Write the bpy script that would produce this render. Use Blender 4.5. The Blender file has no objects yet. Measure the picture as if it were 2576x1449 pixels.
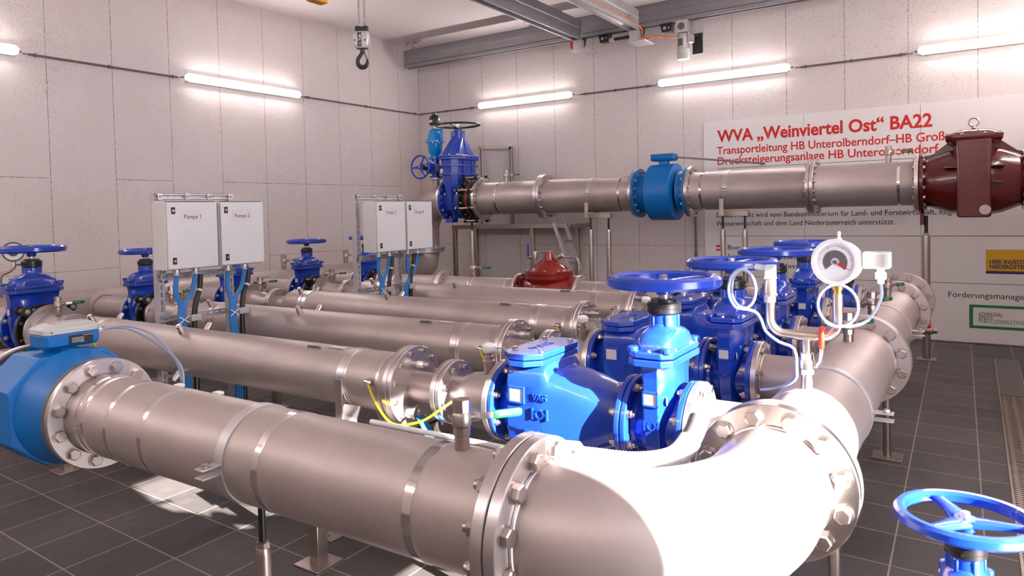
import bpy, bmesh, math, random
from mathutils import Vector, Matrix, Quaternion
random.seed(7)
SC = bpy.context.scene
COL = SC.collection
R_ = math.radians
V = Vector
# ------------------------------------------------------------------ camera, world, sun, exposure
cam_d = bpy.data.cameras.new('camera'); cam = bpy.data.objects.new('camera', cam_d); COL.objects.link(cam)
cam_d.sensor_width = 36.0; cam_d.lens = 1795.0 / 2576.0 * 36.0
cam_d.shift_x = (1288.0 - 1240.0) / 2576.0; cam_d.shift_y = (590.0 - 724.5) / 2576.0
cam_d.clip_start = 0.05; cam_d.clip_end = 100
_X = V((0.829155, -0.001813, -0.559016)); _Y = V((0.558516, -0.039696, 0.828543)); _Z = V((-0.023693, -0.99921, -0.031902))
# columns of the camera's axes in the room: right, up, back
cam.matrix_world = Matrix(((_X.x, -_X.y, -_X.z, 0.0), (_Y.x, -_Y.y, -_Y.z, 0.0), (_Z.x, -_Z.y, -_Z.z, 1.6), (0, 0, 0, 1)))
cam_d.dof.use_dof = True; cam_d.dof.focus_distance = 6.0; cam_d.dof.aperture_fstop = 5.6
SC.camera = cam
SC.view_settings.view_transform = 'Standard'; SC.view_settings.look = 'None'
SC.view_settings.gamma = 1.0; SC.view_settings.use_curve_mapping = False
SC.view_settings.exposure = 0.82
try:
    SC.cycles.use_denoising = True; SC.cycles.max_bounces = 12; SC.cycles.diffuse_bounces = 7; SC.cycles.glossy_bounces = 5
    SC.cycles.sample_clamp_indirect = 6.0; SC.cycles.caustics_reflective = False; SC.cycles.caustics_refractive = False
except Exception:
    pass
W = bpy.data.worlds.new('sky'); SC.world = W; W.use_nodes = True
bg = W.node_tree.nodes['Background']; bg.inputs[0].default_value = (0.74, 0.85, 1.0, 1); bg.inputs[1].default_value = 8.0
SUN_DIR = V((-1.0, 0.22, -0.38)).normalized()
sd = bpy.data.lights.new('sun', 'SUN'); sd.energy = 42.0; sd.angle = R_(0.53); sd.color = (1.0, 0.97, 0.93)
sun = bpy.data.objects.new('sun', sd); COL.objects.link(sun)
sun.rotation_mode = 'QUATERNION'; sun.rotation_quaternion = SUN_DIR.to_track_quat('-Z', 'Y'); sun.location = (6, 0, 6)
LAMP_POWER = 50.0

# ------------------------------------------------------------------ materials
def s2l(c):
    return tuple(((v / 255.0) / 12.92 if v / 255.0 <= 0.04045 else ((v / 255.0 + 0.055) / 1.055) ** 2.4) for v in c) + (1.0,)
class NT:
    def __init__(s, name):
        s.m = bpy.data.materials.new(name); s.m.use_nodes = True; s.t = s.m.node_tree; s.b = s.t.nodes['Principled BSDF']
    def n(s, typ, **kw):
        nd = s.t.nodes.new(typ)
        for k, v in kw.items(): setattr(nd, k, v)
        return nd
    def l(s, a, b): s.t.links.new(a, b)
    def math(s, op, a, b=None, c=None):
        nd = s.n('ShaderNodeMath', operation=op)
        for i, x in enumerate((a, b, c)):
            if x is None: continue
            if isinstance(x, (int, float)): nd.inputs[i].default_value = x
            else: s.l(x, nd.inputs[i])
        return nd.outputs[0]
    def mix(s, f, a, b):
        nd = s.n('ShaderNodeMix', data_type='RGBA')
        for i, x in ((0, f), (6, a), (7, b)):
            if isinstance(x, (int, float, tuple)): nd.inputs[i].default_value = x
            else: s.l(x, nd.inputs[i])
        return nd.outputs[2]
    def ramp(s, f, stops):
        nd = s.n('ShaderNodeValToRGB'); s.l(f, nd.inputs[0]); e = nd.color_ramp.elements
        while len(e) < len(stops): e.new(0.5)
        for el, (p, c) in zip(e, stops): el.position = p; el.color = c if len(c) == 4 else tuple(c) + (1,)
        return nd.outputs[0]
    def noise(s, vec, scale, detail=4.0, rough=0.55):
        nd = s.n('ShaderNodeTexNoise'); nd.inputs['Scale'].default_value = scale; nd.inputs['Detail'].default_value = detail
        nd.inputs['Roughness'].default_value = rough
        if vec is not None: s.l(vec, nd.inputs['Vector'])
        return nd.outputs[0]
    def bump(s, h, strength=0.2, dist=0.01):
        nd = s.n('ShaderNodeBump'); nd.inputs['Strength'].default_value = strength; nd.inputs['Distance'].default_value = dist
        s.l(h, nd.inputs['Height']); s.l(nd.outputs[0], s.b.inputs['Normal'])
def geo_pos(nt):
    return nt.n('ShaderNodeNewGeometry').outputs['Position']
def simple(name, rgb, rough=0.5, metal=0.0, coat=0.0, var=0.06, bump=0.0, bscale=60.0, spec=0.5):
    nt = NT(name); b = nt.b; c = s2l(rgb) if max(rgb) > 1 else tuple(rgb) + (1,)
    p = geo_pos(nt); nz = nt.noise(p, 9.0)
    lo = tuple(v * (1 - var) for v in c[:3]) + (1,); hi = tuple(min(1, v * (1 + var)) for v in c[:3]) + (1,)
    nt.l(nt.mix(nz, lo, hi), b.inputs['Base Color'])
    b.inputs['Roughness'].default_value = rough; b.inputs['Metallic'].default_value = metal
    b.inputs['Specular IOR Level'].default_value = spec
    if coat: b.inputs['Coat Weight'].default_value = coat; b.inputs['Coat Roughness'].default_value = 0.06
    if bump: nt.bump(nt.noise(p, bscale), bump, 0.004)
    return nt.m
def steel(name, rgb, r0, r1, metal=1.0, stain=0.25, scale=3.0, bmp=0.03):
    nt = NT(name); b = nt.b; c = s2l(rgb); p = geo_pos(nt)
    n1 = nt.noise(p, scale, 5.0, 0.6); n2 = nt.noise(p, 40.0, 3.0)
    d = tuple(v * (1 - stain) for v in c[:3]) + (1,)
    f = nt.ramp(n1, [(0.3, (0, 0, 0)), (0.65, (1, 1, 1))])
    nt.l(nt.mix(f, d, c), b.inputs['Base Color'])
    rr = nt.math('MULTIPLY_ADD', n2, r1 - r0, r0); nt.l(rr, b.inputs['Roughness'])
    b.inputs['Metallic'].default_value = metal
    if bmp: nt.bump(n2, bmp, 0.001)
    return nt.m
M = {}
M['pipe'] = steel('pickled_steel', (186, 172, 168), 0.40, 0.54, 0.62, 0.14)
M['flange'] = steel('turned_steel', (212, 203, 201), 0.27, 0.36, 0.92, 0.10, 3.0, 0.0)
M['band'] = steel('polished_steel', (232, 226, 222), 0.10, 0.16, 1.0, 0.05, 3.0, 0.0)
M['bolt'] = steel('bolt_steel', (200, 190, 184), 0.24, 0.36, 1.0, 0.2, 20.0)
M['zinc'] = steel('galvanised_steel', (198, 192, 194), 0.38, 0.5, 0.7, 0.12, 12.0)
M['beam'] = steel('grey_zinc_beam', (152, 148, 152), 0.42, 0.55, 0.75, 0.12, 4.0)
M['post'] = steel('post_steel', (176, 162, 154), 0.28, 0.4, 0.95, 0.15)
M['blue'] = simple('blue_epoxy', (0.008, 0.046, 0.40), 0.24, coat=0.5, var=0.10, bump=0.12, bscale=45.0)
M['skyblue'] = simple('light_blue_epoxy', (0, 132, 205), 0.2, coat=0.3, var=0.05, bump=0.08)
M['meter'] = simple('meter_blue_paint', (0, 104, 178), 0.42, var=0.05, bump=0.05, bscale=200.0)
M['red'] = simple('red_epoxy', (86, 12, 12), 0.14, coat=0.5, var=0.12, bump=0.3, bscale=60.0)
M['red2'] = simple('brick_red_epoxy', (136, 26, 18), 0.2, coat=0.3, var=0.08, bump=0.15)
M['black'] = simple('black_plastic', (22, 21, 22), 0.35)
M['rubber'] = simple('black_rubber', (26, 24, 26), 0.45, var=0.2)
M['gasket'] = simple('dark_gasket', (34, 30, 30), 0.7)
M['redband'] = simple('red_rubber', (196, 22, 22), 0.5)
M['box'] = simple('light_grey_enamel', (206, 203, 203), 0.38, var=0.02)
M['label'] = simple('label_white', (206, 198, 200), 0.45, var=0.01)
M['ink'] = simple('black_ink', (38, 36, 38), 0.6)
M['inkred'] = simple('red_ink', (204, 30, 22), 0.6)
M['green'] = simple('green_grip', (20, 100, 48), 0.4)
M['redgrip'] = simple('red_lever', (222, 52, 26), 0.35)
M['bluegrip'] = simple('blue_lever', (24, 60, 150), 0.4)
M['white'] = simple('white_plastic', (226, 224, 222), 0.4, var=0.02)
M['grey'] = simple('grey_plastic', (186, 188, 184), 0.45, var=0.03)
M['dgrey'] = simple('dark_grey_plastic', (88, 84, 84), 0.5)
M['cablegrey'] = simple('grey_cable', (150, 158, 176), 0.45)
M['cableblue'] = simple('blue_cable', (26, 104, 172), 0.5, var=0.04)
M['yellow'] = simple('yellow_wire', (218, 190, 20), 0.45, var=0.1)
M['ygreen'] = simple('green_yellow_wire', (150, 190, 30), 0.45, var=0.15)
M['orange'] = simple('orange_cable', (234, 110, 26), 0.45)
M['amber'] = simple('amber_paint', (222, 150, 14), 0.4)
M['alu'] = steel('cast_aluminium', (190, 184, 184), 0.4, 0.5, 0.7, 0.08, 20.0)
M['conduit'] = simple('grey_conduit', (112, 102, 100), 0.5)
M['board'] = simple('board_white', (234, 228, 227), 0.42, var=0.015)
M['paper'] = simple('dial_white', (222, 222, 224), 0.5, var=0.01)
M['logoyellow'] = simple('logo_yellow', (214, 162, 10), 0.5, var=0.02)
M['logopurple'] = simple('logo_purple', (60, 40, 92), 0.5)
M['logogreen'] = simple('logo_green', (24, 120, 72), 0.5, var=0.02)
M['tealink'] = simple('teal_ink', (66, 110, 104), 0.55)
M['brass'] = steel('brass', (196, 160, 84), 0.25, 0.35, 1.0, 0.15)
def rusty():
    nt = NT('steel_with_rust'); b = nt.b; p = geo_pos(nt); n1 = nt.noise(p, 7.0, 5.0, 0.6)
    f = nt.ramp(n1, [(0.6, (0, 0, 0)), (0.72, (1, 1, 1))])
    nt.l(nt.mix(f, s2l((214, 205, 202)), s2l((176, 130, 92))), b.inputs['Base Color'])
    nt.l(nt.math('MULTIPLY_ADD', f, 0.25, 0.22), b.inputs['Roughness']); b.inputs['Metallic'].default_value = 1.0
    return nt.m
M['rusty'] = rusty()
def lampmat(name, power):
    nt = NT(name); b = nt.b; b.inputs['Base Color'].default_value = (0.9, 0.9, 0.9, 1); b.inputs['Roughness'].default_value = 0.4
    b.inputs['Emission Color'].default_value = (1.0, 0.925, 0.905, 1); b.inputs['Emission Strength'].default_value = power
    return nt.m
M['lamp'] = lampmat('lit_diffuser', 1.3); M['lampstrip'] = lampmat('lit_front_strip', LAMP_POWER)
def wallmat(name, axis, off, pitch, seed):
    # axis: which room coordinate runs along the wall; cast wood-chip concrete blocks with open pores and joints
    nt = NT(name); b = nt.b; p = geo_pos(nt)
    sp = nt.n('ShaderNodeSeparateXYZ'); nt.l(p, sp.inputs[0]); a = sp.outputs[axis]; z = sp.outputs[2]
    wob = nt.math('MULTIPLY_ADD', nt.noise(p, 25.0, 3.0), 0.012, -0.006)
    u = nt.math('DIVIDE', nt.math('ADD', nt.math('SUBTRACT', a, off), wob), pitch)
    fu = nt.math('FRACT', u); iu = nt.math('FLOOR', u)
    du = nt.math('MULTIPLY', nt.math('MINIMUM', fu, nt.math('SUBTRACT', 1.0, fu)), pitch)
    vj = nt.math('LESS_THAN', du, 0.0036)
    wn = nt.n('ShaderNodeTexWhiteNoise', noise_dimensions='1D'); nt.l(nt.math('ADD', iu, seed), wn.inputs['W']); rnd = wn.outputs['Value']
    hz = nt.math('ADD', z, wob)
    h1 = nt.math('MULTIPLY', nt.math('LESS_THAN', nt.math('ABSOLUTE', nt.math('SUBTRACT', hz, 1.075)), 0.003), nt.math('GREATER_THAN', rnd, 0.3))
    h2 = nt.math('MULTIPLY', nt.math('LESS_THAN', nt.math('ABSOLUTE', nt.math('SUBTRACT', hz, 2.06)), 0.0035), nt.math('LESS_THAN', rnd, 0.55))
    joint = nt.math('MAXIMUM', vj, nt.math('MAXIMUM', h1, h2))
    patch = nt.noise(p, 30.0, 2.0)
    joint = nt.math('MULTIPLY', joint, nt.ramp(patch, [(0.3, (0.25,) * 3), (0.6, (1,) * 3)]))
    spk = nt.noise(p, 95.0, 3.0, 0.6); big = nt.noise(p, 1.3, 3.0); mid = nt.noise(p, 6.0, 3.0)
    sp2 = nt.noise(p, 44.0, 3.0, 0.65)
    thr = nt.math('MULTIPLY_ADD', big, 0.20, nt.math('MULTIPLY', mid, 0.10))
    pore = nt.math('MAXIMUM', nt.ramp(nt.math('ADD', spk, thr), [(0.735, (0, 0, 0)), (0.80, (1, 1, 1))]), nt.math('MULTIPLY', nt.ramp(nt.math('ADD', sp2, thr), [(0.80, (0, 0, 0)), (0.84, (1, 1, 1))]), 1.0))
    pore = nt.math('MULTIPLY', pore, 0.42)
    c0 = nt.mix(big, s2l((220, 208, 205)), s2l((228, 219, 216)))
    tint = nt.ramp(nt.noise(p, 3.1, 3.0), [(0.45, (0, 0, 0)), (0.75, (1, 1, 1))])
    c0 = nt.mix(nt.math('MULTIPLY', tint, 0.35), c0, s2l((222, 200, 197)))
    c1 = nt.mix(pore, c0, s2l((150, 132, 124)))
    c2 = nt.mix(joint, c1, s2l((132, 116, 110)))
    nt.l(c2, b.inputs['Base Color']); b.inputs['Roughness'].default_value = 0.85; b.inputs['Specular IOR Level'].default_value = 0.25
    hh = nt.math('SUBTRACT', 1.0, nt.math('MAXIMUM', joint, pore))
    nt.bump(hh, 0.15, 0.003)
    return nt.m
M['wall_b'] = wallmat('concrete_back', 0, -7.27, 0.6645, 3.0)
M['wall_l'] = wallmat('concrete_left', 1, 3.60, 0.684, 17.0)
def floormat():
    nt = NT('slate_tiles'); b = nt.b; p = geo_pos(nt)
    def dot(v, c):
        nd = nt.n('ShaderNodeVectorMath', operation='DOT_PRODUCT'); nt.l(p, nd.inputs[0]); nd.inputs[1].default_value = v
        return nt.math('ADD', nd.outputs['Value'], c)
    u = dot((2.814, 0.035, 0), 13.75); v = dot((0.094, 2.895, 0), -5.182)
    def ed(x):
        f = nt.math('FRACT', x); return nt.math('MINIMUM', f, nt.math('SUBTRACT', 1.0, f))
    du, dv = ed(u), ed(v); g = nt.math('LESS_THAN', nt.math('MINIMUM', du, nt.math('MULTIPLY', dv, 1.0)), 0.0095)
    cx = nt.n('ShaderNodeCombineXYZ'); nt.l(nt.math('FLOOR', u), cx.inputs[0]); nt.l(nt.math('FLOOR', v), cx.inputs[1])
    wn = nt.n('ShaderNodeTexWhiteNoise', noise_dimensions='3D'); nt.l(cx.outputs[0], wn.inputs['Vector'])
    base = nt.mix(wn.outputs['Value'], s2l((66, 60, 59)), s2l((84, 78, 77)))
    n1 = nt.noise(p, 2.2, 5.0, 0.65); n2 = nt.noise(p, 14.0, 4.0)
    dust = nt.math('MULTIPLY', nt.ramp(n1, [(0.48, (0, 0, 0)), (0.78, (1, 1, 1))]), nt.ramp(n2, [(0.35, (0, 0, 0)), (0.7, (1, 1, 1))]))
    c = nt.mix(nt.math('MULTIPLY', dust, 0.45), base, s2l((128, 118, 116)))
    gc = nt.mix(n1, s2l((150, 136, 122)), s2l((168, 154, 142)))
    nt.l(nt.mix(g, c, gc), b.inputs['Base Color'])
    nt.l(nt.math('MULTIPLY_ADD', n2, 0.2, 0.42), b.inputs['Roughness']); b.inputs['Specular IOR Level'].default_value = 0.4
    nt.bump(nt.math('SUBTRACT', nt.math('MULTIPLY', n2, 0.3), g), 0.25, 0.003)
    return nt.m
M['floor'] = floormat()
M['ceiling'] = simple('ceiling_plaster', (240, 230, 228), 0.8, var=0.03, spec=0.2)
M['plainwall'] = simple('plain_plaster', (222, 212, 208), 0.85, var=0.04, spec=0.2)

# ------------------------------------------------------------------ mesh building
def frame(axis):
    a = V(axis).normalized(); t = V((0, 0, 1)) if abs(a.z) < 0.9 else V((1, 0, 0))
    u = t.cross(a).normalized(); v = a.cross(u).normalized()
    return u, v, a
class MB:
    def __init__(s): s.v = []; s.f = []
    def ring(s, pts):
        i = len(s.v); s.v += [tuple(p) for p in pts]; return list(range(i, i + len(pts)))
    def skin(s, rings, close=False, cap=True):
        n = len(rings); m = len(rings[0])
        for k in range(n if close else n - 1):
            a, b = rings[k], rings[(k + 1) % n]
            for j in range(m): s.f.append((a[j], a[(j + 1) % m], b[(j + 1) % m], b[j]))
        if cap and not close:
            s.f.append(tuple(reversed(rings[0]))); s.f.append(tuple(rings[-1]))
        return s
    def lathe(s, c, axis, prof, seg=48, close=False, cap=True, a0=0.0):
        u, v, a = frame(axis); c = V(c); rings = []
        for t, r in prof:
            r = max(r, 1e-4)
            rings.append(s.ring([c + a * t + (u * math.cos(a0 + 2 * math.pi * j / seg) + v * math.sin(a0 + 2 * math.pi * j / seg)) * r for j in range(seg)]))
        return s.skin(rings, close, cap)
    def cyl(s, a, b, r, seg=24, r2=None, a0=0.0):
        a, b = V(a), V(b); return s.lathe(a, b - a, [(0, r), ((b - a).length, r if r2 is None else r2)], seg, a0=a0)
    def disc(s, c, axis, R, t, rin=0.0, seg=64, bv=0.002):
        if rin <= 0: return s.lathe(c, axis, [(0, R - bv), (bv, R), (t - bv, R), (t, R - bv)], seg)
        return s.lathe(c, axis, [(0, rin), (0, R - bv), (bv, R), (t - bv, R), (t, R - bv), (t, rin)], seg, close=True)
    def tube(s, path, r, seg=16, cap=True, closed=False):
        path = [V(p) for p in path]; n = len(path); rs = r if isinstance(r, (list, tuple)) else [r] * n
        T = []
        for i in range(n):
            if closed: d = path[(i + 1) % n] - path[i - 1]
            else: d = path[min(i + 1, n - 1)] - path[max(i - 1, 0)]
            T.append(d.normalized())
        u, v, _ = frame(T[0]); rings = []
        for i in range(n):
            if i: 
                q = T[i - 1].rotation_difference(T[i]); u = (q @ u).normalized()
                u = (u - T[i] * u.dot(T[i])).normalized()
            v = T[i].cross(u)
            rings.append(s.ring([path[i] + (u * math.cos(2 * math.pi * j / seg) + v * math.sin(2 * math.pi * j / seg)) * rs[i] for j in range(seg)]))
        return s.skin(rings, closed, cap)
    def strip(s, path, wdir, w, t):
        # flat cable: rectangular section, w wide along wdir, t thick
        path = [V(p) for p in path]; rings = []; n = len(path); wd = V(wdir).normalized()
        for i in range(n):
            T = (path[min(i + 1, n - 1)] - path[max(i - 1, 0)]).normalized()
            x = (wd - T * wd.dot(T)).normalized(); y = T.cross(x)
            rings.append(s.ring([path[i] + x * (sx * w / 2) + y * (sy * t / 2) for sx, sy in ((-1, -1), (1, -1), (1, 1), (-1, 1))]))
        return s.skin(rings)
    def box(s, c, size, rot=None):
        c = V(c); h = V(size) / 2; q = rot if rot is not None else Matrix.Identity(3)
        P = [c + q @ V((sx * h.x, sy * h.y, sz * h.z)) for sz in (-1, 1) for sx, sy in ((-1, -1), (1, -1), (1, 1), (-1, 1))]
        i = len(s.v); s.v += [tuple(p) for p in P]
        for q_ in ((3, 2, 1, 0), (4, 5, 6, 7), (0, 1, 5, 4), (1, 2, 6, 5), (2, 3, 7, 6), (3, 0, 4, 7)): s.f.append(tuple(i + k for k in q_))
        return s
    def bar(s, a, b, w, h, up=(0, 0, 1)):
        a, b = V(a), V(b); d = (b - a).normalized(); upv = V(up)
        if abs(d.dot(upv)) > 0.98: upv = V((1, 0, 0))
        x = d.cross(upv).normalized(); y = x.cross(d)
        q = Matrix((x, d, y)).transposed()
        return s.box((a + b) / 2, (w, (b - a).length, h), q)
    def prism(s, poly, o, ux, uy, uz, z0, z1):
        o, ux, uy, uz = V(o), V(ux), V(uy), V(uz)
        A = s.ring([o + ux * p[0] + uy * p[1] + uz * z0 for p in poly]); B = s.ring([o + ux * p[0] + uy * p[1] + uz * z1 for p in poly])
        return s.skin([A, B])
    def loft(s, secs):
        return s.skin([s.ring(x) for x in secs])
def sup(cx, cy, a, b, n, seg=40):
    out = []
    for j in range(seg):
        t = 2 * math.pi * j / seg; c, d = math.cos(t), math.sin(t)
        out.append((cx + a * math.copysign(abs(c) ** (2.0 / n), c), cy + b * math.copysign(abs(d) ** (2.0 / n), d)))
    return out
def oct_(a, b, c): return [(-a, -b + c), (-a + c, -b), (a - c, -b), (a, -b + c), (a, b - c), (a - c, b), (-a + c, b), (-a, b - c)]
def link(name, me, parent=None, loc=None):
    o = bpy.data.objects.new(name, me); COL.objects.link(o)
    if parent is not None: o.parent = parent
    if loc is not None: o.location = loc
    return o
def mesh(mb, name, mat, smooth=True, off=None, ang=38):
    me = bpy.data.meshes.new(name)
    vs = mb.v if off is None else [(x - off[0], y - off[1], z - off[2]) for x, y, z in mb.v]
    me.from_pydata(vs, [], mb.f); me.update()
    bm = bmesh.new(); bm.from_mesh(me); bmesh.ops.recalc_face_normals(bm, faces=bm.faces); bm.to_mesh(me); bm.free()
    me.materials.append(M[mat] if isinstance(mat, str) else mat)
    if smooth:
        me.polygons.foreach_set('use_smooth', [True] * len(me.polygons)); me.set_sharp_from_angle(angle=R_(ang))
    return me
def wpos(o):
    p = V((0, 0, 0))
    while o is not None: p += o.location; o = o.parent
    return p
def part(parent, name, mb, mat, bevel=0.0, smooth=True, ang=38, label=None):
    """mesh given in room coordinates for unrotated things"""
    off = wpos(parent)
    o = link(name, mesh(mb, name, mat, smooth, off, ang), parent)
    if bevel:
        md = o.modifiers.new('edge', 'BEVEL'); md.width = bevel; md.segments = 3; md.limit_method = 'ANGLE'; md.angle_limit = R_(40); md.harden_normals = False
    if label: o['label'] = label
    return o
def tag(o, label, cat, group=None):
    o['label'] = label; o['category'] = cat
    if group: o['group'] = group
    return o
def thing(name, label, cat, loc, group=None):
    o = bpy.data.objects.new(name, None); COL.objects.link(o); o.location = loc; o.empty_display_size = 0.05
    return tag(o, label, cat, group)
def single(name, label, cat, mb, mat, loc, group=None, bevel=0.0, ang=38):
    o = link(name, mesh(mb, name, mat, True, loc, ang), None, loc)
    if bevel:
        md = o.modifiers.new('edge', 'BEVEL'); md.width = bevel; md.segments = 2; md.limit_method = 'ANGLE'; md.angle_limit = R_(40)
    return tag(o, label, cat, group)
def struct(name, mb, mat, smooth=False):
    o = link(name, mesh(mb, name, mat, smooth)); o['kind'] = 'structure'; return o
def clone(root, loc, label, group=None):
    def cp(o, par):
        c = o.copy(); COL.objects.link(c); c.parent = par
        for ch in list(o.children): cp(ch, c)
        return c
    r = cp(root, None); r.location = loc; r['label'] = label
    if group: r['group'] = group
    return r
# bolts
_bolt = {}
def bolt_mesh(sz, nut=0, socket=False):
    k = (round(sz, 4), 1 if nut else 0, socket)
    if k in _bolt: return _bolt[k]
    b = MB()
    if socket:
        b.lathe((0, 0, 0), (0, 0, 1), [(0, sz * 0.8), (sz * 1.0, sz * 0.8), (sz * 1.1, sz * 0.7), (sz * 1.1, sz * 0.42), (sz * 0.5, sz * 0.40)], 14)
    else:
        b.lathe((0, 0, 0), (0, 0, 1), [(0, sz * 1.0), (sz * 0.16, sz * 1.0)], 18)
        b.lathe((0, 0, sz * 0.16), (0, 0, 1), [(0, sz * 0.87), (sz * (0.72 if nut else 0.58), sz * 0.87), (sz * (0.82 if nut else 0.68), sz * 0.74)], 6)
        if nut: b.lathe((0, 0, sz * 0.9), (0, 0, 1), [(0, sz * 0.50), (sz * 0.55, sz * 0.50), (sz * 0.62, sz * 0.4)], 14)
    _bolt[k] = mesh(b, 'bolt', 'bolt', True, None, 30); return _bolt[k]
def bolts(parent, c, axis, bcr, n, sz, nut=0, ph=None, socket=False, name='bolt', local=False):
    u, v, a = frame(axis); me = bolt_mesh(sz, nut, socket); off = V((0, 0, 0)) if local else wpos(parent)
    ph = math.pi / n if ph is None else ph
    for k in range(n):
        t = ph + 2 * math.pi * k / n
        o = link(name, me, parent, V(c) + (u * math.cos(t) + v * math.sin(t)) * bcr - off)
        o.rotation_mode = 'QUATERNION'; o.rotation_quaternion = V((0, 0, 1)).rotation_difference(a) @ Quaternion((0, 0, 1), random.random())
def flange(parent, c, axis, R, t, rin, mat='flange', name='flange', seg=72, label=None):
    return part(parent, name, MB().disc(c, axis, R, t, rin, seg), mat, label=label)
def gasket(parent, c, axis, R, t=0.004):
    return part(parent, 'gasket', MB().disc(c, axis, R, t, 0, 48, 0.0005), 'gasket')
def band(parent, c, axis, r, w=0.025, mat='band', name='polished_band'):
    return part(parent, name, MB().disc(c, axis, r + 0.0016, w, r - 0.002, 72, 0.0005), mat)
def text(parent, name, s, size, o, ux, uy, mat, width=None, extrude=0.0008, align='LEFT', bold=0.0):
    cu = bpy.data.curves.new('t', 'FONT'); cu.body = s; cu.size = size; cu.extrude = extrude; cu.align_x = align; cu.offset = bold; cu.resolution_u = 3
    ob = bpy.data.objects.new('t', cu); COL.objects.link(ob)
    dg = bpy.context.evaluated_depsgraph_get(); me = bpy.data.meshes.new_from_object(ob.evaluated_get(dg)); bpy.data.objects.remove(ob); me.name = name
    ux, uy = V(ux).normalized(), V(uy).normalized(); uz = ux.cross(uy)
    xs = [v.co.x for v in me.vertices]; k = 1.0
    if width and xs: k = width / (max(xs) - min(xs))
    off = wpos(parent)
    for vt in me.vertices:
        c = vt.co; vt.co = V(o) + ux * (c.x * k) + uy * c.y + uz * c.z - off
    me.materials.clear(); me.materials.append(M[mat])
    return link(name, me, parent)
def arc(c, r, a0, a1, ux, uy, n=24):
    c, ux, uy = V(c), V(ux), V(uy)
    return [c + (ux * math.cos(a0 + (a1 - a0) * i / n) + uy * math.sin(a0 + (a1 - a0) * i / n)) * r for i in range(n + 1)]
def bez(pts, n=12):
    """smooth curve through points"""
    P = [V(p) for p in pts]; out = []
    for i in range(len(P) - 1):
        p0 = P[max(i - 1, 0)]; p1 = P[i]; p2 = P[i + 1]; p3 = P[min(i + 2, len(P) - 1)]
        for k in range(n):
            t = k / n
            out.append(0.5 * ((2 * p1) + (p2 - p0) * t + (2 * p0 - 5 * p1 + 4 * p2 - p3) * t * t + (3 * p1 - p0 - 3 * p2 + p3) * t ** 3))
    out.append(P[-1]); return out
# ------------------------------------------------------------------ the room
XL, XR, YB, YN, ZC = -7.95, 1.25, 9.575, -2.4, 4.42
struct('floor', MB().box(((XL + XR) / 2, (YN + YB) / 2, -0.1), (XR - XL + 0.6, YB - YN + 0.6, 0.2)), 'floor')
struct('ceiling', MB().box(((XL + XR) / 2, (YN + YB) / 2, ZC + 0.1), (XR - XL + 0.6, YB - YN + 0.6, 0.2)), 'ceiling')
struct('wall_back', MB().box(((XL + XR) / 2, YB + 0.15, ZC / 2), (XR - XL + 0.6, 0.3, ZC)), 'wall_b')
struct('wall_left', MB().box((XL - 0.15, (YN + YB) / 2, ZC / 2), (0.3, YB - YN, ZC)), 'wall_l')
struct('wall_front', MB().box(((XL + XR) / 2, YN - 0.15, ZC / 2), (XR - XL + 0.6, 0.3, ZC)), 'plainwall')
DY0, DY1, DZ = 1.03, 2.30, 2.18          # the open double door in the right wall that lets the sun in
wr = MB()
wr.box((XR + 0.15, (YN + DY0) / 2, ZC / 2), (0.3, DY0 - YN, ZC)); WY0, WY1, WZ0, WZ1 = 2.8, 5.4, 2.55, 3.9       # unseen window band added for fill daylight, kept sunless by the added canopy
wr.box((XR + 0.15, (DY1 + YB) / 2, WZ0 / 2), (0.3, YB - DY1, WZ0)); wr.box((XR + 0.15, (DY1 + YB) / 2, (WZ1 + ZC) / 2), (0.3, YB - DY1, ZC - WZ1))
wr.box((XR + 0.15, (DY1 + WY0) / 2, (WZ0 + WZ1) / 2), (0.3, WY0 - DY1, WZ1 - WZ0)); wr.box((XR + 0.15, (WY1 + YB) / 2, (WZ0 + WZ1) / 2), (0.3, YB - WY1, WZ1 - WZ0))
wr.box((XR + 0.15, (DY0 + DY1) / 2, (DZ + ZC) / 2), (0.3, DY1 - DY0, ZC - DZ))
struct('wall_right', wr, 'plainwall')
struct('trim_1', MB().box((XR - 0.01, DY0 - 0.03, DZ / 2), (0.05, 0.06, DZ)).box((XR - 0.01, DY1 + 0.03, DZ / 2), (0.05, 0.06, DZ)).box((XR - 0.01, (DY0 + DY1) / 2, DZ + 0.03), (0.05, DY1 - DY0 + 0.12, 0.06)), 'zinc')
struct('ground_outside', MB().box((XR + 4.3, 1.5, -0.12), (8.0, 16, 0.2)), 'plainwall')

fm = MB()
for y in (WY0, 4.6, WY1): fm.box((XR + .15, y, (WZ0 + WZ1) / 2), (.08, .07, WZ1 - WZ0))
for z in (WZ0, WZ1): fm.box((XR + .15, (WY0 + WY1) / 2, z), (.08, WY1 - WY0, .07))
struct('fill_window_1', fm, 'zinc')  # frame of the added opening, out of view, there only for fill daylight
struct('added_sun_shade', MB().box((XR + 2.1, 6.0, 4.05), (3.6, 8.0, .1)), 'plainwall')  # unseen canopy, added to block the sun from the fill opening

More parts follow.
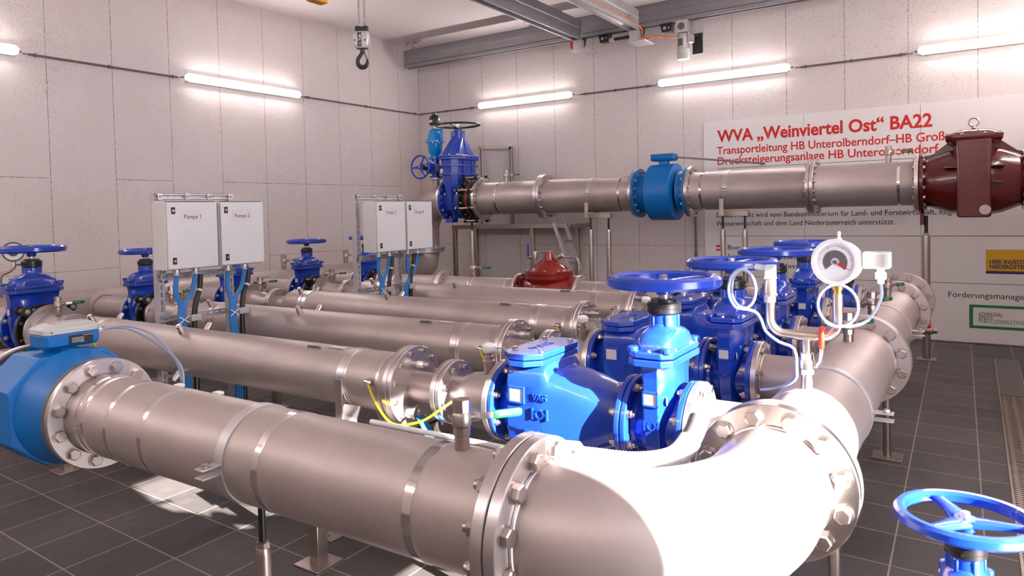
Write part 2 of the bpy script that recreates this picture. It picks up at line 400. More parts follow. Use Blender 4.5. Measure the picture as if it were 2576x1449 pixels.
# floor drain grate along the walkway
t = thing('drain_grate', 'long slotted steel floor drain grate set flush in the dark tiles', 'drain', (0.26, 5.0, 0.0))
fr = MB(); fr.box((0.172, 5.2, 0.003), (0.012, 7.0, 0.010)); fr.box((0.352, 5.2, 0.003), (0.012, 7.0, 0.010)); fr.box((0.262, 1.7, 0.003), (0.19, 0.012, 0.010)); fr.box((0.262, 8.7, 0.003), (0.19, 0.012, 0.010))
part(t, 'grate_frame', fr, 'post')
part(t, 'cover_plate', MB().box((0.262, 7.9, 0.002), (0.164, 1.58, 0.008)), 'dgrey')
gr = MB()
for k in range(int((7.1 - 1.72) / 0.034)):
    y = 1.74 + k * 0.034
    gr.box((0.262, y, 0.003), (0.166, 0.016, 0.009))
for x in (0.20, 0.262, 0.324): gr.box((x, 4.41, 0.002), (0.02, 5.36, 0.006))
part(t, 'grate_slats', gr, 'post')
part(t, 'drain_channel', MB().box((0.262, 4.4, -0.0005), (0.166, 5.4, 0.003)), 'black')
t = thing('floor_plate', 'small rusty steel cover plate with one hole lying on the tiles', 'plate', (-2.655, 2.435, 0))
q = Matrix.Rotation(R_(0), 3, 'Z')
part(t, 'plate', MB().box((-2.655, 2.435, 0.004), (0.10, 0.10, 0.008), q), 'rusty')
part(t, 'hole', MB().cyl((-2.665, 2.425, 0.0075), (-2.665, 2.425, 0.0085), 0.006, 12), 'black')

# ------------------------------------------------------------------ wall lamps and conduits
Z1 = V((0, 0, 1))
LZ = 3.315
def lamp(c, along, L, label):
    c = V(c); a = V(along); nrm = V((0, -1, 0)) if abs(a.x) > .5 else V((1, 0, 0)); 
    if c.y < 0 and abs(a.x) > .5: nrm = V((0, 1, 0))
    if c.x > 0 and abs(a.y) > .5: nrm = V((-1, 0, 0))
    t = thing('wall_lamp', label, 'lamp', c, 'tube lamps along the walls')
    b = MB(); b.bar(c + nrm * 0.0365 - a * (L / 2 - 0.02), c + nrm * 0.0365 + a * (L / 2 - 0.02), 0.07, 0.098, (0, 0, 1)); part(t, 'lamp_base', b, 'white', bevel=.008)
    prof = []; r = 0.052
    n = 8
    for i in range(n + 1):
        an = math.pi / 2 * i / n; prof.append((r * (1 - math.cos(an)), r * math.sin(an)))
    for i in range(n + 1):
        an = math.pi / 2 * (1 - i / n); prof.append((L - r * (1 - math.cos(an)), r * math.sin(an)))
    d = MB(); d.lathe(c + nrm * 0.052 - a * L / 2, a, prof, 24); part(t, 'diffuser', d, 'lamp')
    b = MB(); b.bar(c + nrm * 0.1035 - a * (L / 2 - .06), c + nrm * 0.1035 + a * (L / 2 - .06), 0.006, 0.05, Z1); part(t, 'light_strip', b, 'lampstrip', bevel=.002)  # glowing strip added to throw the lamp's light forward, off its own wall
    for s in (-1, 1):
        g = MB(); g.cyl(c + nrm * 0.03 + a * s * (L / 2 - 0.03), c + nrm * 0.03 + a * s * (L / 2 + 0.03), 0.009, 10); part(t, 'cable_gland', g, 'dgrey')
    return t
def conduit(a, b, label):
    a, b = V(a), V(b); t = thing('conduit', label, 'conduit', (a + b) / 2, 'conduits between the wall lamps')
    part(t, 'pipe', MB().cyl(a, b, 0.0115, 12), 'conduit')
    d = (b - a).normalized(); L = (b - a).length; n = 3
    for k in range(n):
        p = a + d * (0.06 + (L - 0.12) * k / (n - 1)); part(t, 'clip', MB().cyl(p - d * .012, p + d * .012, 0.019, 12), 'conduit')
    for e, s in ((a, -1), (b, 1)): part(t, 'wire', MB().cyl(e, e + d * s * 0.060, 0.005, 8), 'conduit')
yb = YB
lamp((-5.80, yb, LZ), (1, 0, 0), 1.70, 'lit tube lamp on the back wall nearest the room corner')
lamp((-2.755, yb, LZ), (1, 0, 0), 1.72, 'lit tube lamp on the back wall above the start of the red lettering')
lamp((0.32, yb, LZ), (1, 0, 0), 1.70, 'lit tube lamp at the right end of the back wall above the sign')
lamp((XL, 6.03, LZ), (0, 1, 0), 1.78, 'lit tube lamp on the left wall between the hook and the wall edge')
lamp((XL, 2.44, LZ), (0, 1, 0), 1.78, 'lit tube lamp cut off at the left edge of the left wall')
lamp((XL, -0.9, LZ), (0, 1, 0), 1.78, 'lit tube lamp on the left wall beside the front wall')
for i, x in enumerate((-6.7, -4.8, -2.9, -1.0)): lamp((x, YN, LZ), (1, 0, 0), 1.70, ('unseen fill lamp added on the front wall nearest the left wall', 'unseen fill lamp added on the front wall, second from the left wall', 'unseen fill lamp added on the front wall, second from the door', 'unseen fill lamp added on the front wall nearest the door')[i])  # front wall lamps are out of view, added to even out the light
for i, y in enumerate((6.5, 8.5)): lamp((XR, y, LZ), (0, 1, 0), 1.70, ('unseen fill lamp added on the right wall just past the fill window', 'unseen fill lamp added on the right wall nearest the back corner')[i])  # two more out-of-view lamps, added to brighten the walls
lamp((XR, -1.0, LZ), (0, 1, 0), 1.70, 'unseen fill lamp added on the right wall before the door')  # out-of-view lamp behind the camera, added as fill
off = 0.03
conduit((-7.90, yb - off, LZ - .012), (-6.75, yb - off, LZ - .012), 'grey conduit on the back wall between the corner and the first lamp')
conduit((-4.80, yb - off, LZ - .012), (-3.72, yb - off, LZ - .012), 'grey conduit on the back wall between the first and second lamps')
conduit((-1.78, yb - off, LZ - .012), (-0.64, yb - off, LZ - .012), 'grey conduit on the back wall between the second and third lamps')
conduit((XL + off, 7.02, LZ - .012), (XL + off, 9.50, LZ - .012), 'grey conduit on the left wall between its lamp and the corner')
conduit((XL + off, 3.43, LZ - .012), (XL + off, 5.05, LZ - .012), 'dark grey conduit on the left wall between its two lamps')
t = thing('cable_conduit', 'grey vertical conduit running down the back wall left of the sign', 'conduit', (-3.13, yb - .02, 0))
part(t, 'pipe', MB().cyl((-3.13, yb - .02, 0), (-3.13, yb - .02, 1.75), 0.013, 12), 'conduit')
for z in (0.95, 1.5): part(t, 'clip', MB().cyl((-3.13, yb - .02, z - .015), (-3.13, yb - .02, z + .015), 0.022, 12), 'conduit')

# ------------------------------------------------------------------ project sign on the back wall
SY = yb - 0.03
sg = thing('project_sign', 'large white project sign with red and grey lettering against the back wall', 'sign', (-1.2, SY + .01, 0.0))
for a, b in ((-3.0, -1.752), (-1.748, -0.507), (-0.503, 1.1)):
    part(sg, 'panel', MB().box(((a + b) / 2, SY + .012, 1.37), (b - a, 0.02, 2.71)), 'board')
ux, uz = (1, 0, 0), (0, 0, 1); fy = SY + .0012
def st(s, x, z, cap, width, mat, bold=0.0): text(sg, 'lettering', s, cap / 0.70, (x, fy, z), ux, uz, mat, width, bold=bold)
st('WVA \u201eWeinviertel Ost\u201c BA22', -2.812, 2.452, 0.150, 2.43, 'inkred', 0.006)
st('Transportleitung HB Unterolberndorf\u2013HB Gro\u00dfru\u00dfbach', -2.825, 2.288, 0.100, 2.975, 'inkred', 0.002)
st('Drucksteigerungsanlage HB Unterolberndorf', -2.827, 2.152, 0.100, 2.49, 'inkred', 0.002)
st('Dieses Projekt wird vom Bundesministerium f\u00fcr Land- und Forstwirtschaft, Regionen und', -2.848, 1.452, 0.063, 2.96, 'ink')
st('Wasserwirtschaft und dem Land Nieder\u00f6sterreich unterst\u00fctzt.', -2.848, 1.342, 0.063, 2.08, 'ink')
st('Bundesministerium', -2.708, 1.028, 0.060, 0.84, 'ink')
st('Land- und Forstwirtschaft,', -2.70, 0.912, 0.060, 1.20, 'ink')
st('Regionen und Wasserwirtschaft', -2.70, 0.80, 0.060, 1.40, 'ink')
st('F\u00f6rderungsmanagement', -0.248, 0.515, 0.062, 0.88, 'ink')
for z in (1.012, 1.062): part(sg, 'emblem', MB().box((-2.815, fy, z + .01), (0.075, 0.002, 0.022)), 'inkred')
for z in (2.10, 1.205, 0.675): part(sg, 'rule_line', MB().box((-0.95, fy, z), (3.72, 0.0015, 0.005)), 'ink')
lg = part(sg, 'logo', MB().box((0.40, fy, 0.937), (0.585, 0.0016, 0.235)), 'logoyellow', label='yellow logo block with a purple strip')
part(lg, 'strip', MB().box((0.40, fy, 0.805), (0.585, 0.0016, 0.030)), 'logopurple')
text(lg, 'lettering', 'HIER INVESTIERT', 0.062, (0.14, fy - .0012, 0.900), ux, uz, 'logopurple', 0.40, bold=.0015)
text(lg, 'lettering', 'NIEDER\u00d6STERREICH', 0.062, (0.14, fy - .0012, 0.848), ux, uz, 'logopurple', 0.47, bold=.0015)
g0 = MB(); g0.box((0.33, fy, 0.425), (0.75, .0016, .03)); g0.box((0.33, fy, 0.192), (0.75, .0016, .03)); g0.box((-0.028, fy, 0.308), (0.036, .0016, .204)); g0.box((0.69, fy, 0.308), (0.036, .0016, .204))
lg = part(sg, 'logo', g0, 'logogreen', label='green framed logo')
text(lg, 'lettering', 'KOMMUNAL', 0.058, (0.042, fy, 0.318), ux, uz, 'ink', 0.215)
text(lg, 'lettering', 'KREDIT', 0.058, (0.042, fy, 0.282), ux, uz, 'ink', 0.126)
text(lg, 'lettering', 'PUBLIC CONSULTING', 0.058, (0.042, fy, 0.243), ux, uz, 'tealink', 0.40)
# ------------------------------------------------------------------ shared builders: valves and fittings
ZA = 0.795
X1, Y1, Z1 = V((1, 0, 0)), V((0, 1, 0)), V((0, 0, 1))
def handwheel(parent, c, R, axis, mat, rim_w, rim_h, hub_r, hub_h, spoke_w, nsp=3, a0=0.5, round_rim=False, dish=0.0, drop=0.0):
    """wheel with its parts: rim, spokes, hub; drop = how far the hub sits below the rim along the axis"""
    u, v, a = frame(axis); c = V(c); b = MB()
    if round_rim:
        b.tube([c + (u * math.cos(2 * math.pi * k / 64) + v * math.sin(2 * math.pi * k / 64)) * (R - rim_w / 2) for k in range(64)], rim_w / 2, 12, closed=True)
    else:
        w, h, q = rim_w, rim_h, rim_w * 0.28
        b.lathe(c, a, [(-h / 2 + q, R - w), (-h / 2, R - w + q), (-h / 2, R - q), (-h / 2 + q, R), (h / 2 - q, R), (h / 2, R - q), (h / 2, R - w + q), (h / 2 - q, R - w)], 72, close=True)
    for k in range(nsp):
        t = a0 + 2 * math.pi * k / nsp; d = u * math.cos(t) + v * math.sin(t); s_ = a.cross(d)
        secs = []
        for i in range(7):
            f = i / 6; r = hub_r * 0.6 + (R - rim_w * 0.6 - hub_r * 0.6) * f
            w = spoke_w * (1.0 - 0.45 * math.sin(f * math.pi * 0.62) + (0.22 if i == 6 else 0)); h = rim_h * (0.62 - 0.12 * f)
            o = c + d * r - a * drop * (1 - f) ** 1.4
            secs.append([o + s_ * (x * w / 2) + a * (y * h / 2) for x, y in sup(0, 0, 1, 1, 3.2, 14)])
        b.loft(secs)
    hb = c - a * drop
    b.lathe(hb - a * hub_h * 0.75, a, [(0, hub_r * 0.72), (hub_h * 0.35, hub_r * 0.86), (hub_h * 0.8, hub_r), (hub_h, hub_r * 0.92)], 28)
    return part(parent, 'handwheel', b, mat, bevel=0.0)
def gate_valve(c, s, label, group, letters=True, lug=False, a0=0.6):
    """flanged gate valve, pipe along X, stem up; c = pipe axis centre, s = size"""
    c = V(c); L = lambda x, y, z: c + V((x, y, z)) * s
    t = thing('gate_valve', label, 'valve', c - V((0, 0, 0.18 * s)), group)
    b = MB()
    b.lathe(L(-.115, 0, 0), X1, [(p * s, r * s) for p, r in ((0, .112), (.02, .118), (.035, .108), (.06, .112), (.115, .122), (.17, .112), (.195, .108), (.21, .118), (.23, .112))], 56)
    for sx in (-1, 1): b.disc(L(.115 * sx, 0, 0), (-sx, 0, 0), .170 * s, .022 * s, 0, 64, .003 * s)
    # wedge chamber: narrow faces to the sides, widening over the barrel
    poly = [(-.026, -.150), (.026, -.150), (.060, -.085), (.060, .085), (.026, .150), (-.026, .150), (-.060, .085), (-.060, -.085)]
    secs = []
    for z, k, kx in ((-.165, .60, .55), (-.145, .70, .7), (-.05, .90, .95), (.06, 1.0, 1.0), (.19, 1.0, 1.0), (.235, 1.04, 1.06), (.246, 1.1, 1.15)):
        secs.append([L(x * kx, y * k, z) for x, y in poly])
    b.loft(secs)
    bfl = [(x * s, y * s) for x, y in oct_(.084, .176, .034)]
    b.prism(bfl, L(0, 0, 0), X1, Y1, Z1, .244 * s, .268 * s)
    body = part(t, 'valve_body', b, 'blue', bevel=.006 * s)
    b = MB()
    b.prism([(x * .985, y * .985) for x, y in bfl], L(0, 0, 0), X1, Y1, Z1, .272 * s, .296 * s)
    secs = []
    for z, ax, ay, n in ((.292, .076, .142, 4.0), (.318, .075, .138, 3.6), (.338, .072, .126, 3.2), (.350, .065, .108, 2.8), (.360, .058, .082, 2.3), (.366, .0535, .062, 2.0), (.374, .0515, .053, 2.0), (.415, .051, .051, 2.0)):
        secs.append([L(x, y, z) for x, y in sup(0, 0, ax, ay, n)])
    b.loft(secs)
    for sx, sy in ((1, 1), (-1, 1), (1, -1), (-1, -1)): b.cyl(L(.062 * sx, .150 * sy, .292), L(.062 * sx, .150 * sy, .312), .020 * s, 16)
    for k in range(6):
        an = k * math.pi / 3; b.bar(L(.052 * math.cos(an), .052 * math.sin(an), .366), L(.052 * math.cos(an), .052 * math.sin(an), .413), .016 * s, .012 * s, (math.cos(an), math.sin(an), 0))
    part(t, 'bonnet', b, 'blue', bevel=.005 * s)
    b = MB(); b.lathe(L(0, 0, .415), Z1, [(0, .058 * s), (.004 * s, .062 * s), (.018 * s, .062 * s), (.019 * s, .0605 * s), (.021 * s, .0605 * s), (.022 * s, .062 * s), (.038 * s, .062 * s), (.042 * s, .057 * s), (.042 * s, .048 * s), (.052 * s, .046 * s), (.054 * s, .03 * s)], 40)
    b.box(L(.0, -.062, .432), (.022 * s, .012 * s, .010 * s)); part(t, 'packing_cap', b, 'black')
    part(t, 'stem', MB().cyl(L(0, 0, .40), L(0, 0, .545), .017 * s, 20), 'flange')
    handwheel(t, L(0, 0, .535), .210 * s, Z1, 'blue', .036 * s, .042 * s, .036 * s, .055 * s, .075 * s, 3, a0, drop=.010 * s)
    part(t, 'wheel_nut', MB().lathe(L(0, 0, .535), Z1, [(0, .016 * s), (.022 * s, .016 * s)], 6), 'bolt')
    # cast square frame with a white plate, on the narrow side facing the walkway
    fw = MB(); o = L(0, -.151, .125)
    for dx, dz, w, h in ((0, .024, .060, .008), (0, -.024, .060, .008), (.026, 0, .008, .056), (-.026, 0, .008, .056)): fw.box(o + V((dx, 0, dz)) * s, (w * s, .010 * s, h * s))
    part(t, 'plate_frame', fw, 'blue', bevel=.002 * s)
    part(t, 'nameplate', MB().box(o, (.044 * s, .004 * s, .040 * s)), 'label')
    part(t, 'round_sticker', MB().cyl(L(.0455, -.115, .115), L(.0490, -.1135, .115), .016 * s, 24), 'label')
    if letters:
        text(t, 'cast_lettering', 'VAG', .036 * s, L(-.028, -.146, .058), X1, (0, .10, 1), 'blue', .056 * s, .004 * s)
        e = MB(); oo = L(0, -.142, .028)
        e.lathe(oo, Y1, [(-.006 * s, .017 * s), (-.006 * s, .012 * s), (.006 * s, .012 * s), (.006 * s, .017 * s)], 28, close=True)
        for sx in (-1, 1): e.box(oo + V((.026 * sx * s, 0, 0)), (.006 * s, .012 * s, .036 * s)); e.box(oo + V((.019 * sx * s, 0, 0)), (.010 * s, .012 * s, .005 * s))
        part(t, 'cast_emblem', e, 'blue')
        text(t, 'cast_lettering', 'DN200', .022 * s, L(-.024, -.128, -.03), X1, (0, .22, 1), 'blue', .048 * s, .003 * s)
        text(t, 'cast_lettering', 'PN16', .018 * s, L(-.024, -.122, -.055), X1, (0, .22, 1), 'blue', .046 * s, .003 * s)
    valve_nuts(t, c, .115 * s, s)
    for sx, sy in ((1, .55), (-1, .55), (1, -.55), (-1, -.55), (0, 1), (0, -1)):
        me = bolt_mesh(.0095 * s); o_ = link('bonnet_bolt', me, t, L(.072 * sx, .158 * sy, .296) - wpos(t))
    return t
def valve_nuts(t, c, half, s=1.0, sz=.0175, sides=(-1, 1)):
    for sx in sides: bolts(t, V(c) + V((sx * (half - .0225 * s), 0, 0)), (-sx, 0, 0), .147 * s, 8, sz * s, 1, ph=(math.pi / 8))
def steel_bolts(t, c, axis, s, n=8, nut=0, sz=.0180): bolts(t, c, axis, .147 * s, n, sz * s, nut)
def check_valve(c, s, label, group, letters=True):
    """swing check valve with inclined hinge box and flat bolted lid, pipe along X, flow towards +X"""
    c = V(c); L = lambda x, y, z: c + V((x, y, z)) * s
    t = thing('check_valve', label, 'valve', c - V((0, 0, .18 * s)), group)
    b = MB()
    for sx in (-1, 1): b.disc(L(.290 * sx, 0, 0), (-sx, 0, 0), .170 * s, .022 * s, 0, 64, .003 * s)
    secs = []
    for x, ay, zt, zb, n in ((-.275, .110, .110, -.112, 2.0), (-.245, .116, .125, -.118, 2.2), (-.215, .140, .160, -.135, 3.4), (-.195, .155, .205, -.150, 5), (-.05, .158, .205, -.158, 6), (-.03, .156, .198, -.158, 6),
                            (-.015, .154, .165, -.158, 5.5), (.06, .146, .156, -.152, 4.6), (.15, .130, .140, -.138, 3.2), (.215, .115, .124, -.122, 2.4), (.25, .105, .108, -.108, 2.0), (.28, .108, .108, -.108, 2.0)):
        secs.append([L(x, y, (zt + zb) / 2 + z) for y, z in sup(0, 0, ay, (zt - zb) / 2, n, 48)])
    b.loft(secs)
    b.prism([(x * s, y * s) for x, y in oct_(.088, .205, .055)], L(-.125, .01, 0), X1, Y1, Z1, .196 * s, .218 * s)
    part(t, 'valve_body', b, 'blue', bevel=.004 * s, ang=32)
    part(t, 'lid', MB().prism([(x * s, y * s) for x, y in oct_(.090, .207, .056)], L(-.125, .01, 0), X1, Y1, Z1, .222 * s, .246 * s), 'blue', bevel=.004 * s)
    me = bolt_mesh(.0135 * s)
    for dx, dy in ((.062, .130), (-.062, .130), (.062, -.115), (-.062, -.115)): link('lid_bolt', me, t, L(-.125 + dx, .01 + dy, .246) - wpos(t))
    valve_nuts(t, c, .290 * s, s)
    o = L(-.150, -.1585, .075); fw = MB()
    for dx, dz, w, h in ((0, .030, .076, .009), (0, -.030, .076, .009), (.033, 0, .009, .068), (-.033, 0, .009, .068)): fw.box(o + V((dx, 0, dz)) * s, (w * s, .012 * s, h * s))
    part(t, 'plate_frame', fw, 'blue', bevel=.002 * s); part(t, 'nameplate', MB().box(o + V((0, -.001 * s, 0)), (.056 * s, .004 * s, .052 * s)), 'label')
    if letters:
        text(t, 'cast_lettering', 'VAG', .040 * s, L(-.075, -.158, .062), X1, Z1, 'blue', .062 * s, .005 * s)
        e = MB(); oo = L(-.045, -.157, .010)
        e.lathe(oo, Y1, [(-.007 * s, .020 * s), (-.007 * s, .014 * s), (.006 * s, .014 * s), (.006 * s, .020 * s)], 28, close=True)
        for sx in (-1, 1): e.box(oo + V((.032 * sx * s, 0, 0)), (.007 * s, .014 * s, .044 * s)); e.box(oo + V((.024 * sx * s, 0, 0)), (.012 * s, .014 * s, .006 * s))
        part(t, 'cast_emblem', e, 'blue')
        a = MB(); a.bar(L(-.115, -.157, -.062), L(-.072, -.157, -.066), .014 * s, .009 * s, Z1); a.bar(L(-.058, -.157, -.060), L(-.030, -.157, -.078), .014 * s, .009 * s, Z1); part(t, 'cast_arrow', a, 'blue')
        text(t, 'cast_lettering', 'VAG', .060 * s, L(-.105, -.07, .2462), Y1, (-1, 0, 0), 'blue', .15 * s, .002 * s)
    return t
def ball_valve(c, h, label, group='steel ball valves with green levers', grip='green', scale=1.0, nip=True):
    """small stop cock on a vertical nipple; h = direction of the lever; c = foot on the pipe"""
    c = V(c); hd = V(h).normalized(); s = scale; t = thing('ball_valve', label, 'ball valve', c, group)
    n = MB(); n.lathe(c + Z1 * .0004, Z1, [(0, .0215 * s), (.030 * s, .0215 * s), (.030 * s, .0195 * s), (.042 * s, .0195 * s)], 24); part(t, 'nipple', n, 'post')
    b = MB(); z0 = c + Z1 * .036 * s
    b.lathe(z0, Z1, [(0, .024 * s), (.022 * s, .024 * s)], 8); b.lathe(z0 + Z1 * .022 * s, Z1, [(0, .021 * s), (.006 * s, .027 * s), (.034 * s, .028 * s), (.044 * s, .022 * s)], 28)
    b.lathe(z0 + Z1 * .064 * s, Z1, [(0, .025 * s), (.034 * s, .025 * s)], 8); b.lathe(z0 + Z1 * .097 * s, Z1, [(0, .021 * s), (.002 * s, .0215 * s), (.002 * s, .017 * s), (-.012 * s, .016 * s)], 24)
    side = hd
    b.cyl(z0 + Z1 * .046 * s, z0 + Z1 * .046 * s + side * .042 * s, .011 * s, 16)
    part(t, 'valve_body', b, 'post')
    l = MB(); e = z0 + Z1 * .046 * s + side * .042 * s
    l.cyl(e - side * .004, e + side * .008 * s, .013 * s, 6); l.bar(e + side * .003, e + side * .066 * s, .004 * s, .017 * s, Z1); part(t, 'lever', l, 'bolt')
    g = MB(); pr = sup(0, 0, .0055 * s, .0115 * s, 4, 16); sd_ = side.cross(Z1)
    g.loft([[e + side * d + sd_ * (x * k) + Z1 * (y * k) for x, y in pr] for d, k in ((.050 * s, .8), (.054 * s, 1), (.125 * s, 1), (.132 * s, .7))]); gp = part(t, 'lever_grip', g, grip)
    if grip == 'green':
        fdir = sd_ if sd_.y < 0 or (abs(sd_.y) < .1 and sd_.x > 0) else -sd_
        tx = Z1.cross(fdir); st_ = e + side * .064 * s if tx.dot(side) > 0 else e + side * .122 * s
        text(gp, 'lettering', 'AVA', .012 * s, st_ + fdir * .0058 * s - Z1 * .004 * s, tx, Z1, 'label', .036 * s, .0003)
    return t
def clamp(t, c, axis, r, w, eardir, th=.006, mat='zinc'):
    """two-part pipe clamp with ears on the side eardir"""
    ax = V(axis); e = V(eardir); up = e.cross(ax).normalized()
    part(t, 'clamp_ring', MB().disc(V(c) - ax * w / 2, axis, r + th, w, r + .0005, 72, .001), mat)
    b = MB()
    for s_ in (-1, 1):
        o = V(c) + e * (r + .036) + up * s_ * .014
        rot = Matrix((ax, e, up)).transposed(); b.box(o, (w, .075, th), rot)
    part(t, 'clamp_ear', b, mat, bevel=.002)
    me = bolt_mesh(.013); o_ = link('bolt', me, t, V(c) + e * (r + .050) + up * .018 - wpos(t))
    o_.rotation_mode = 'QUATERNION'; o_.rotation_quaternion = Z1.rotation_difference(up)
def post(x, y, ztop, label, group=None, r=.026, rod=.16, base=True, rodmat='black'):
    t = thing('pipe_support', label, 'support', (x, y, 0), group)
    if base: part(t, 'base_plate', MB().box((x, y, .005), (.17, .17, .010)), 'post', bevel=.002)
    zt = ztop - rod
    part(t, 'tube', MB().lathe((x, y, .008), Z1, [(0, r), (zt - .03, r), (zt - .018, r * .96), (zt - .008, r * .9)], 28), 'post')
    part(t, 'threaded_rod', MB().cyl((x, y, zt - .01), (x, y, ztop), r * .46, 16), rodmat)
    part(t, 'nut', MB().lathe((x, y, zt), Z1, [(0, r * .85), (r * .7, r * .85), (r * .8, r * .7)], 6), 'bolt')
    return t
# ------------------------------------------------------------------ foreground pipe run (along X) and the right-hand collector (along Y)
FY, RX, RP, RF = 1.545, -0.485, 0.1625, 0.228
t = thing('steel_pipe', 'large stainless pipe running across the foreground between blue meter and elbow', 'pipe', (-2.0, FY, ZA - RP))
xa, xb = -3.055, -0.945
p = MB(); p.lathe((xa, FY, ZA), X1, [(0, RP), (.030, RP), (.034, RP + .004), (.042, RP), (xb - xa - .046, RP), (xb - xa - .040, RP + .003), (xb - xa - .034, RP), (xb - xa, RP)], 96)
part(t, 'pipe', p, 'pipe')
flange(t, (xa, FY, ZA), X1, RF, .028, RP - .01); flange(t, (xb - .034, FY, ZA), X1, RF, .034, RP - .01)
for x, w in ((-2.955, .022), (-2.905, .022), (-2.735, .022), (-2.50, .022), (-1.86, .030), (-1.245, .032)): band(t, (x, FY, ZA), X1, RP, w)
bolts(t, (xa + .028, FY, ZA), X1, .192, 12, .027, 0); bolts(t, (xb - .034, FY, ZA), (-1, 0, 0), .192, 12, .027, 1)
clamp(t, (-2.02, FY, ZA), X1, RP, .042, (0, -1, 0))
for x in (-2.6, -2.35):   # little clips and the conduit clipped to the far top of the pipe
    part(t, 'cable_clip', MB().box((x, FY + .072, ZA + .150), (.035, .03, .012)), 'white', bevel=.003)
post(-2.025, FY, ZA - RP - .004, 'adjustable steel post under the foreground pipe clamp', r=.027)
# conduit line on the far side of the foreground pipe
single('cable_conduit', 'thin white cable duct lying along the far side of the foreground pipe', 'conduit', MB().tube([(-1.60, FY + .105, ZA + .143), (-0.99, FY + .105, ZA + .143)], .0085, 12), 'white', (-1.3, FY + .105, ZA + .143))
# elbow
t = thing('pipe_elbow', 'big stainless elbow in the right foreground, sunlit on its outer side', 'pipe', (-.6, 1.6, ZA - RP))
RB = .42; ex, ey = RX - RB, FY + RB
path = [V((xb + .034, FY, ZA))] + arc((ex, ey, ZA), RB, -math.pi / 2, 0, X1, Y1, 40) + [V((RX, 2.169, ZA))]
part(t, 'pipe', MB().tube(path, RP, 96), 'pipe')
flange(t, (xb + .004, FY, ZA), X1, RF, .034, RP - .01); flange(t, (RX, 2.135, ZA), Y1, RF, .034, RP - .01, 'rusty', label='elbow flange with a brown rust bloom')
gasket(t, (xb + .0005, FY, ZA), X1, RF - .012, .003)
part(t, 'weld_seam', MB().tube([V((xb + .042, FY, ZA)) + (Y1 * math.cos(a * math.pi / 36) + Z1 * math.sin(a * math.pi / 36)) * (RP + .001) for a in range(72)], .005, 8, closed=True), 'flange')
part(t, 'weld_seam', MB().tube([V((RX, 2.131, ZA)) + (X1 * math.cos(a * math.pi / 36) + Z1 * math.sin(a * math.pi / 36)) * (RP + .001) for a in range(72)], .006, 8, closed=True), 'flange')
bolts(t, (xb + .038, FY, ZA), X1, .192, 12, .027, 0); bolts(t, (RX, 2.135, ZA), (0, -1, 0), .192, 12, .027, 0)
# white ribbed hose behind the elbow
t = thing('ribbed_hose', 'white ribbed drain hose with grey tip lying behind the foreground elbow', 'hose', (-.8, 1.98, .80))
hp = bez([(-.935, 1.765, .905), (-.885, 1.80, .897), (-.79, 1.875, .88), (-.715, 1.955, .885), (-.685, 2.02, .925), (-.675, 2.07, .975)], 26)
rr = [.029 + (.0035 if k % 2 else 0) for k in range(len(hp))]
k0 = int(len(hp) * .80)
part(t, 'hose', MB().tube(hp[:k0], rr[:k0], 20), 'white'); part(t, 'hose_tip', MB().tube(hp[k0 - 1:], .0295, 20), 'dgrey')
part(t, 'hose_cuff', MB().lathe(hp[0] - (hp[1] - hp[0]).normalized() * .03, hp[1] - hp[0], [(0, .040), (.01, .044), (.045, .044), (.052, .036)], 24), 'white')
ball_valve((-1.16, FY, ZA + RP), (.62, .78, 0), 'steel ball valve with green lever standing on the foreground pipe')

# blue flow meter at the left end of the foreground pipe
t = thing('flow_meter', 'bright blue octagonal flow meter with grey-topped transmitter at left foreground', 'flow meter', (-3.39, FY, .52))
b = MB(); oc = [(-.265, -.11), (-.13, -.230), (.13, -.230), (.265, -.11), (.265, .11), (.14, .231), (-.14, .231), (-.265, .11)]
b.prism(oc, (0, FY, ZA), Y1, Z1, X1, -3.52, -3.27); part(t, 'housing', b, 'meter', bevel=.006)
b = MB(); b.lathe((-3.69, FY, ZA), X1, [(0, .165), (.60, .165)], 64); b.lathe((-3.27, FY, ZA), X1, [(0, .25), (.10, .215), (.17, .205)], 64); b.lathe((-3.52, FY, ZA), X1, [(0, .25), (-.09, .215), (-.14, .205)], 64)
part(t, 'neck', b, 'meter')
for z in (.725, .86): part(t, 'housing_seam', MB().box((-3.395, FY - .2625, z), (.25, .0012, .004)), 'gasket')
part(t, 'meter_flange', MB().disc((-3.085, FY, ZA), X1, RF, .028, .15), 'dgrey', label='dark grey sealing flange')
part(t, 'meter_flange', MB().disc((-3.69, FY, ZA), X1, RF, .028, .15), 'dgrey', label='dark grey sealing flange'); bolts(t, (-3.662, FY, ZA), X1, .192, 12, .027, 1)
b = MB(); b.lathe((-3.395, FY, 0.9750), Z1, [(0, .050), (.015, .060), (.045, .060), (.055, .066), (.075, .066)], 40); b.box((-3.395, FY, 0.9920), (.09, .15, .012)); part(t, 'transmitter_neck', b, 'meter', bevel=.002)
tx, ty = -3.385, FY + .018
b = MB(); b.loft([[(tx + x, ty + y, z) for x, y in oct_(ax, ay, .014)] for z, ax, ay in ((1.0480, .070, .106), (1.0580, .080, .116), (1.1080, .082, .118))]); tr = part(t, 'transmitter_case', b, 'meter', bevel=.004)
part(tr, 'rating_plate', MB().box((tx + .0825, ty + .030, 1.0800), (.0016, .104, .040)), 'black')
for z, w, y0 in ((1.0940, .045, .038), (1.0860, .05, -.010), (1.0800, .055, -.010), (1.0740, .05, -.010), (1.0680, .045, -.010)):
    part(tr, 'lettering', MB().box((tx + .0836, ty + y0 + w / 2, z), (.0008, w, .0024)), 'grey')
text(tr, 'lettering', 'CE', .012, (tx + .0836, ty + .028, 1.0635), Y1, Z1, 'label', .014, .0002)
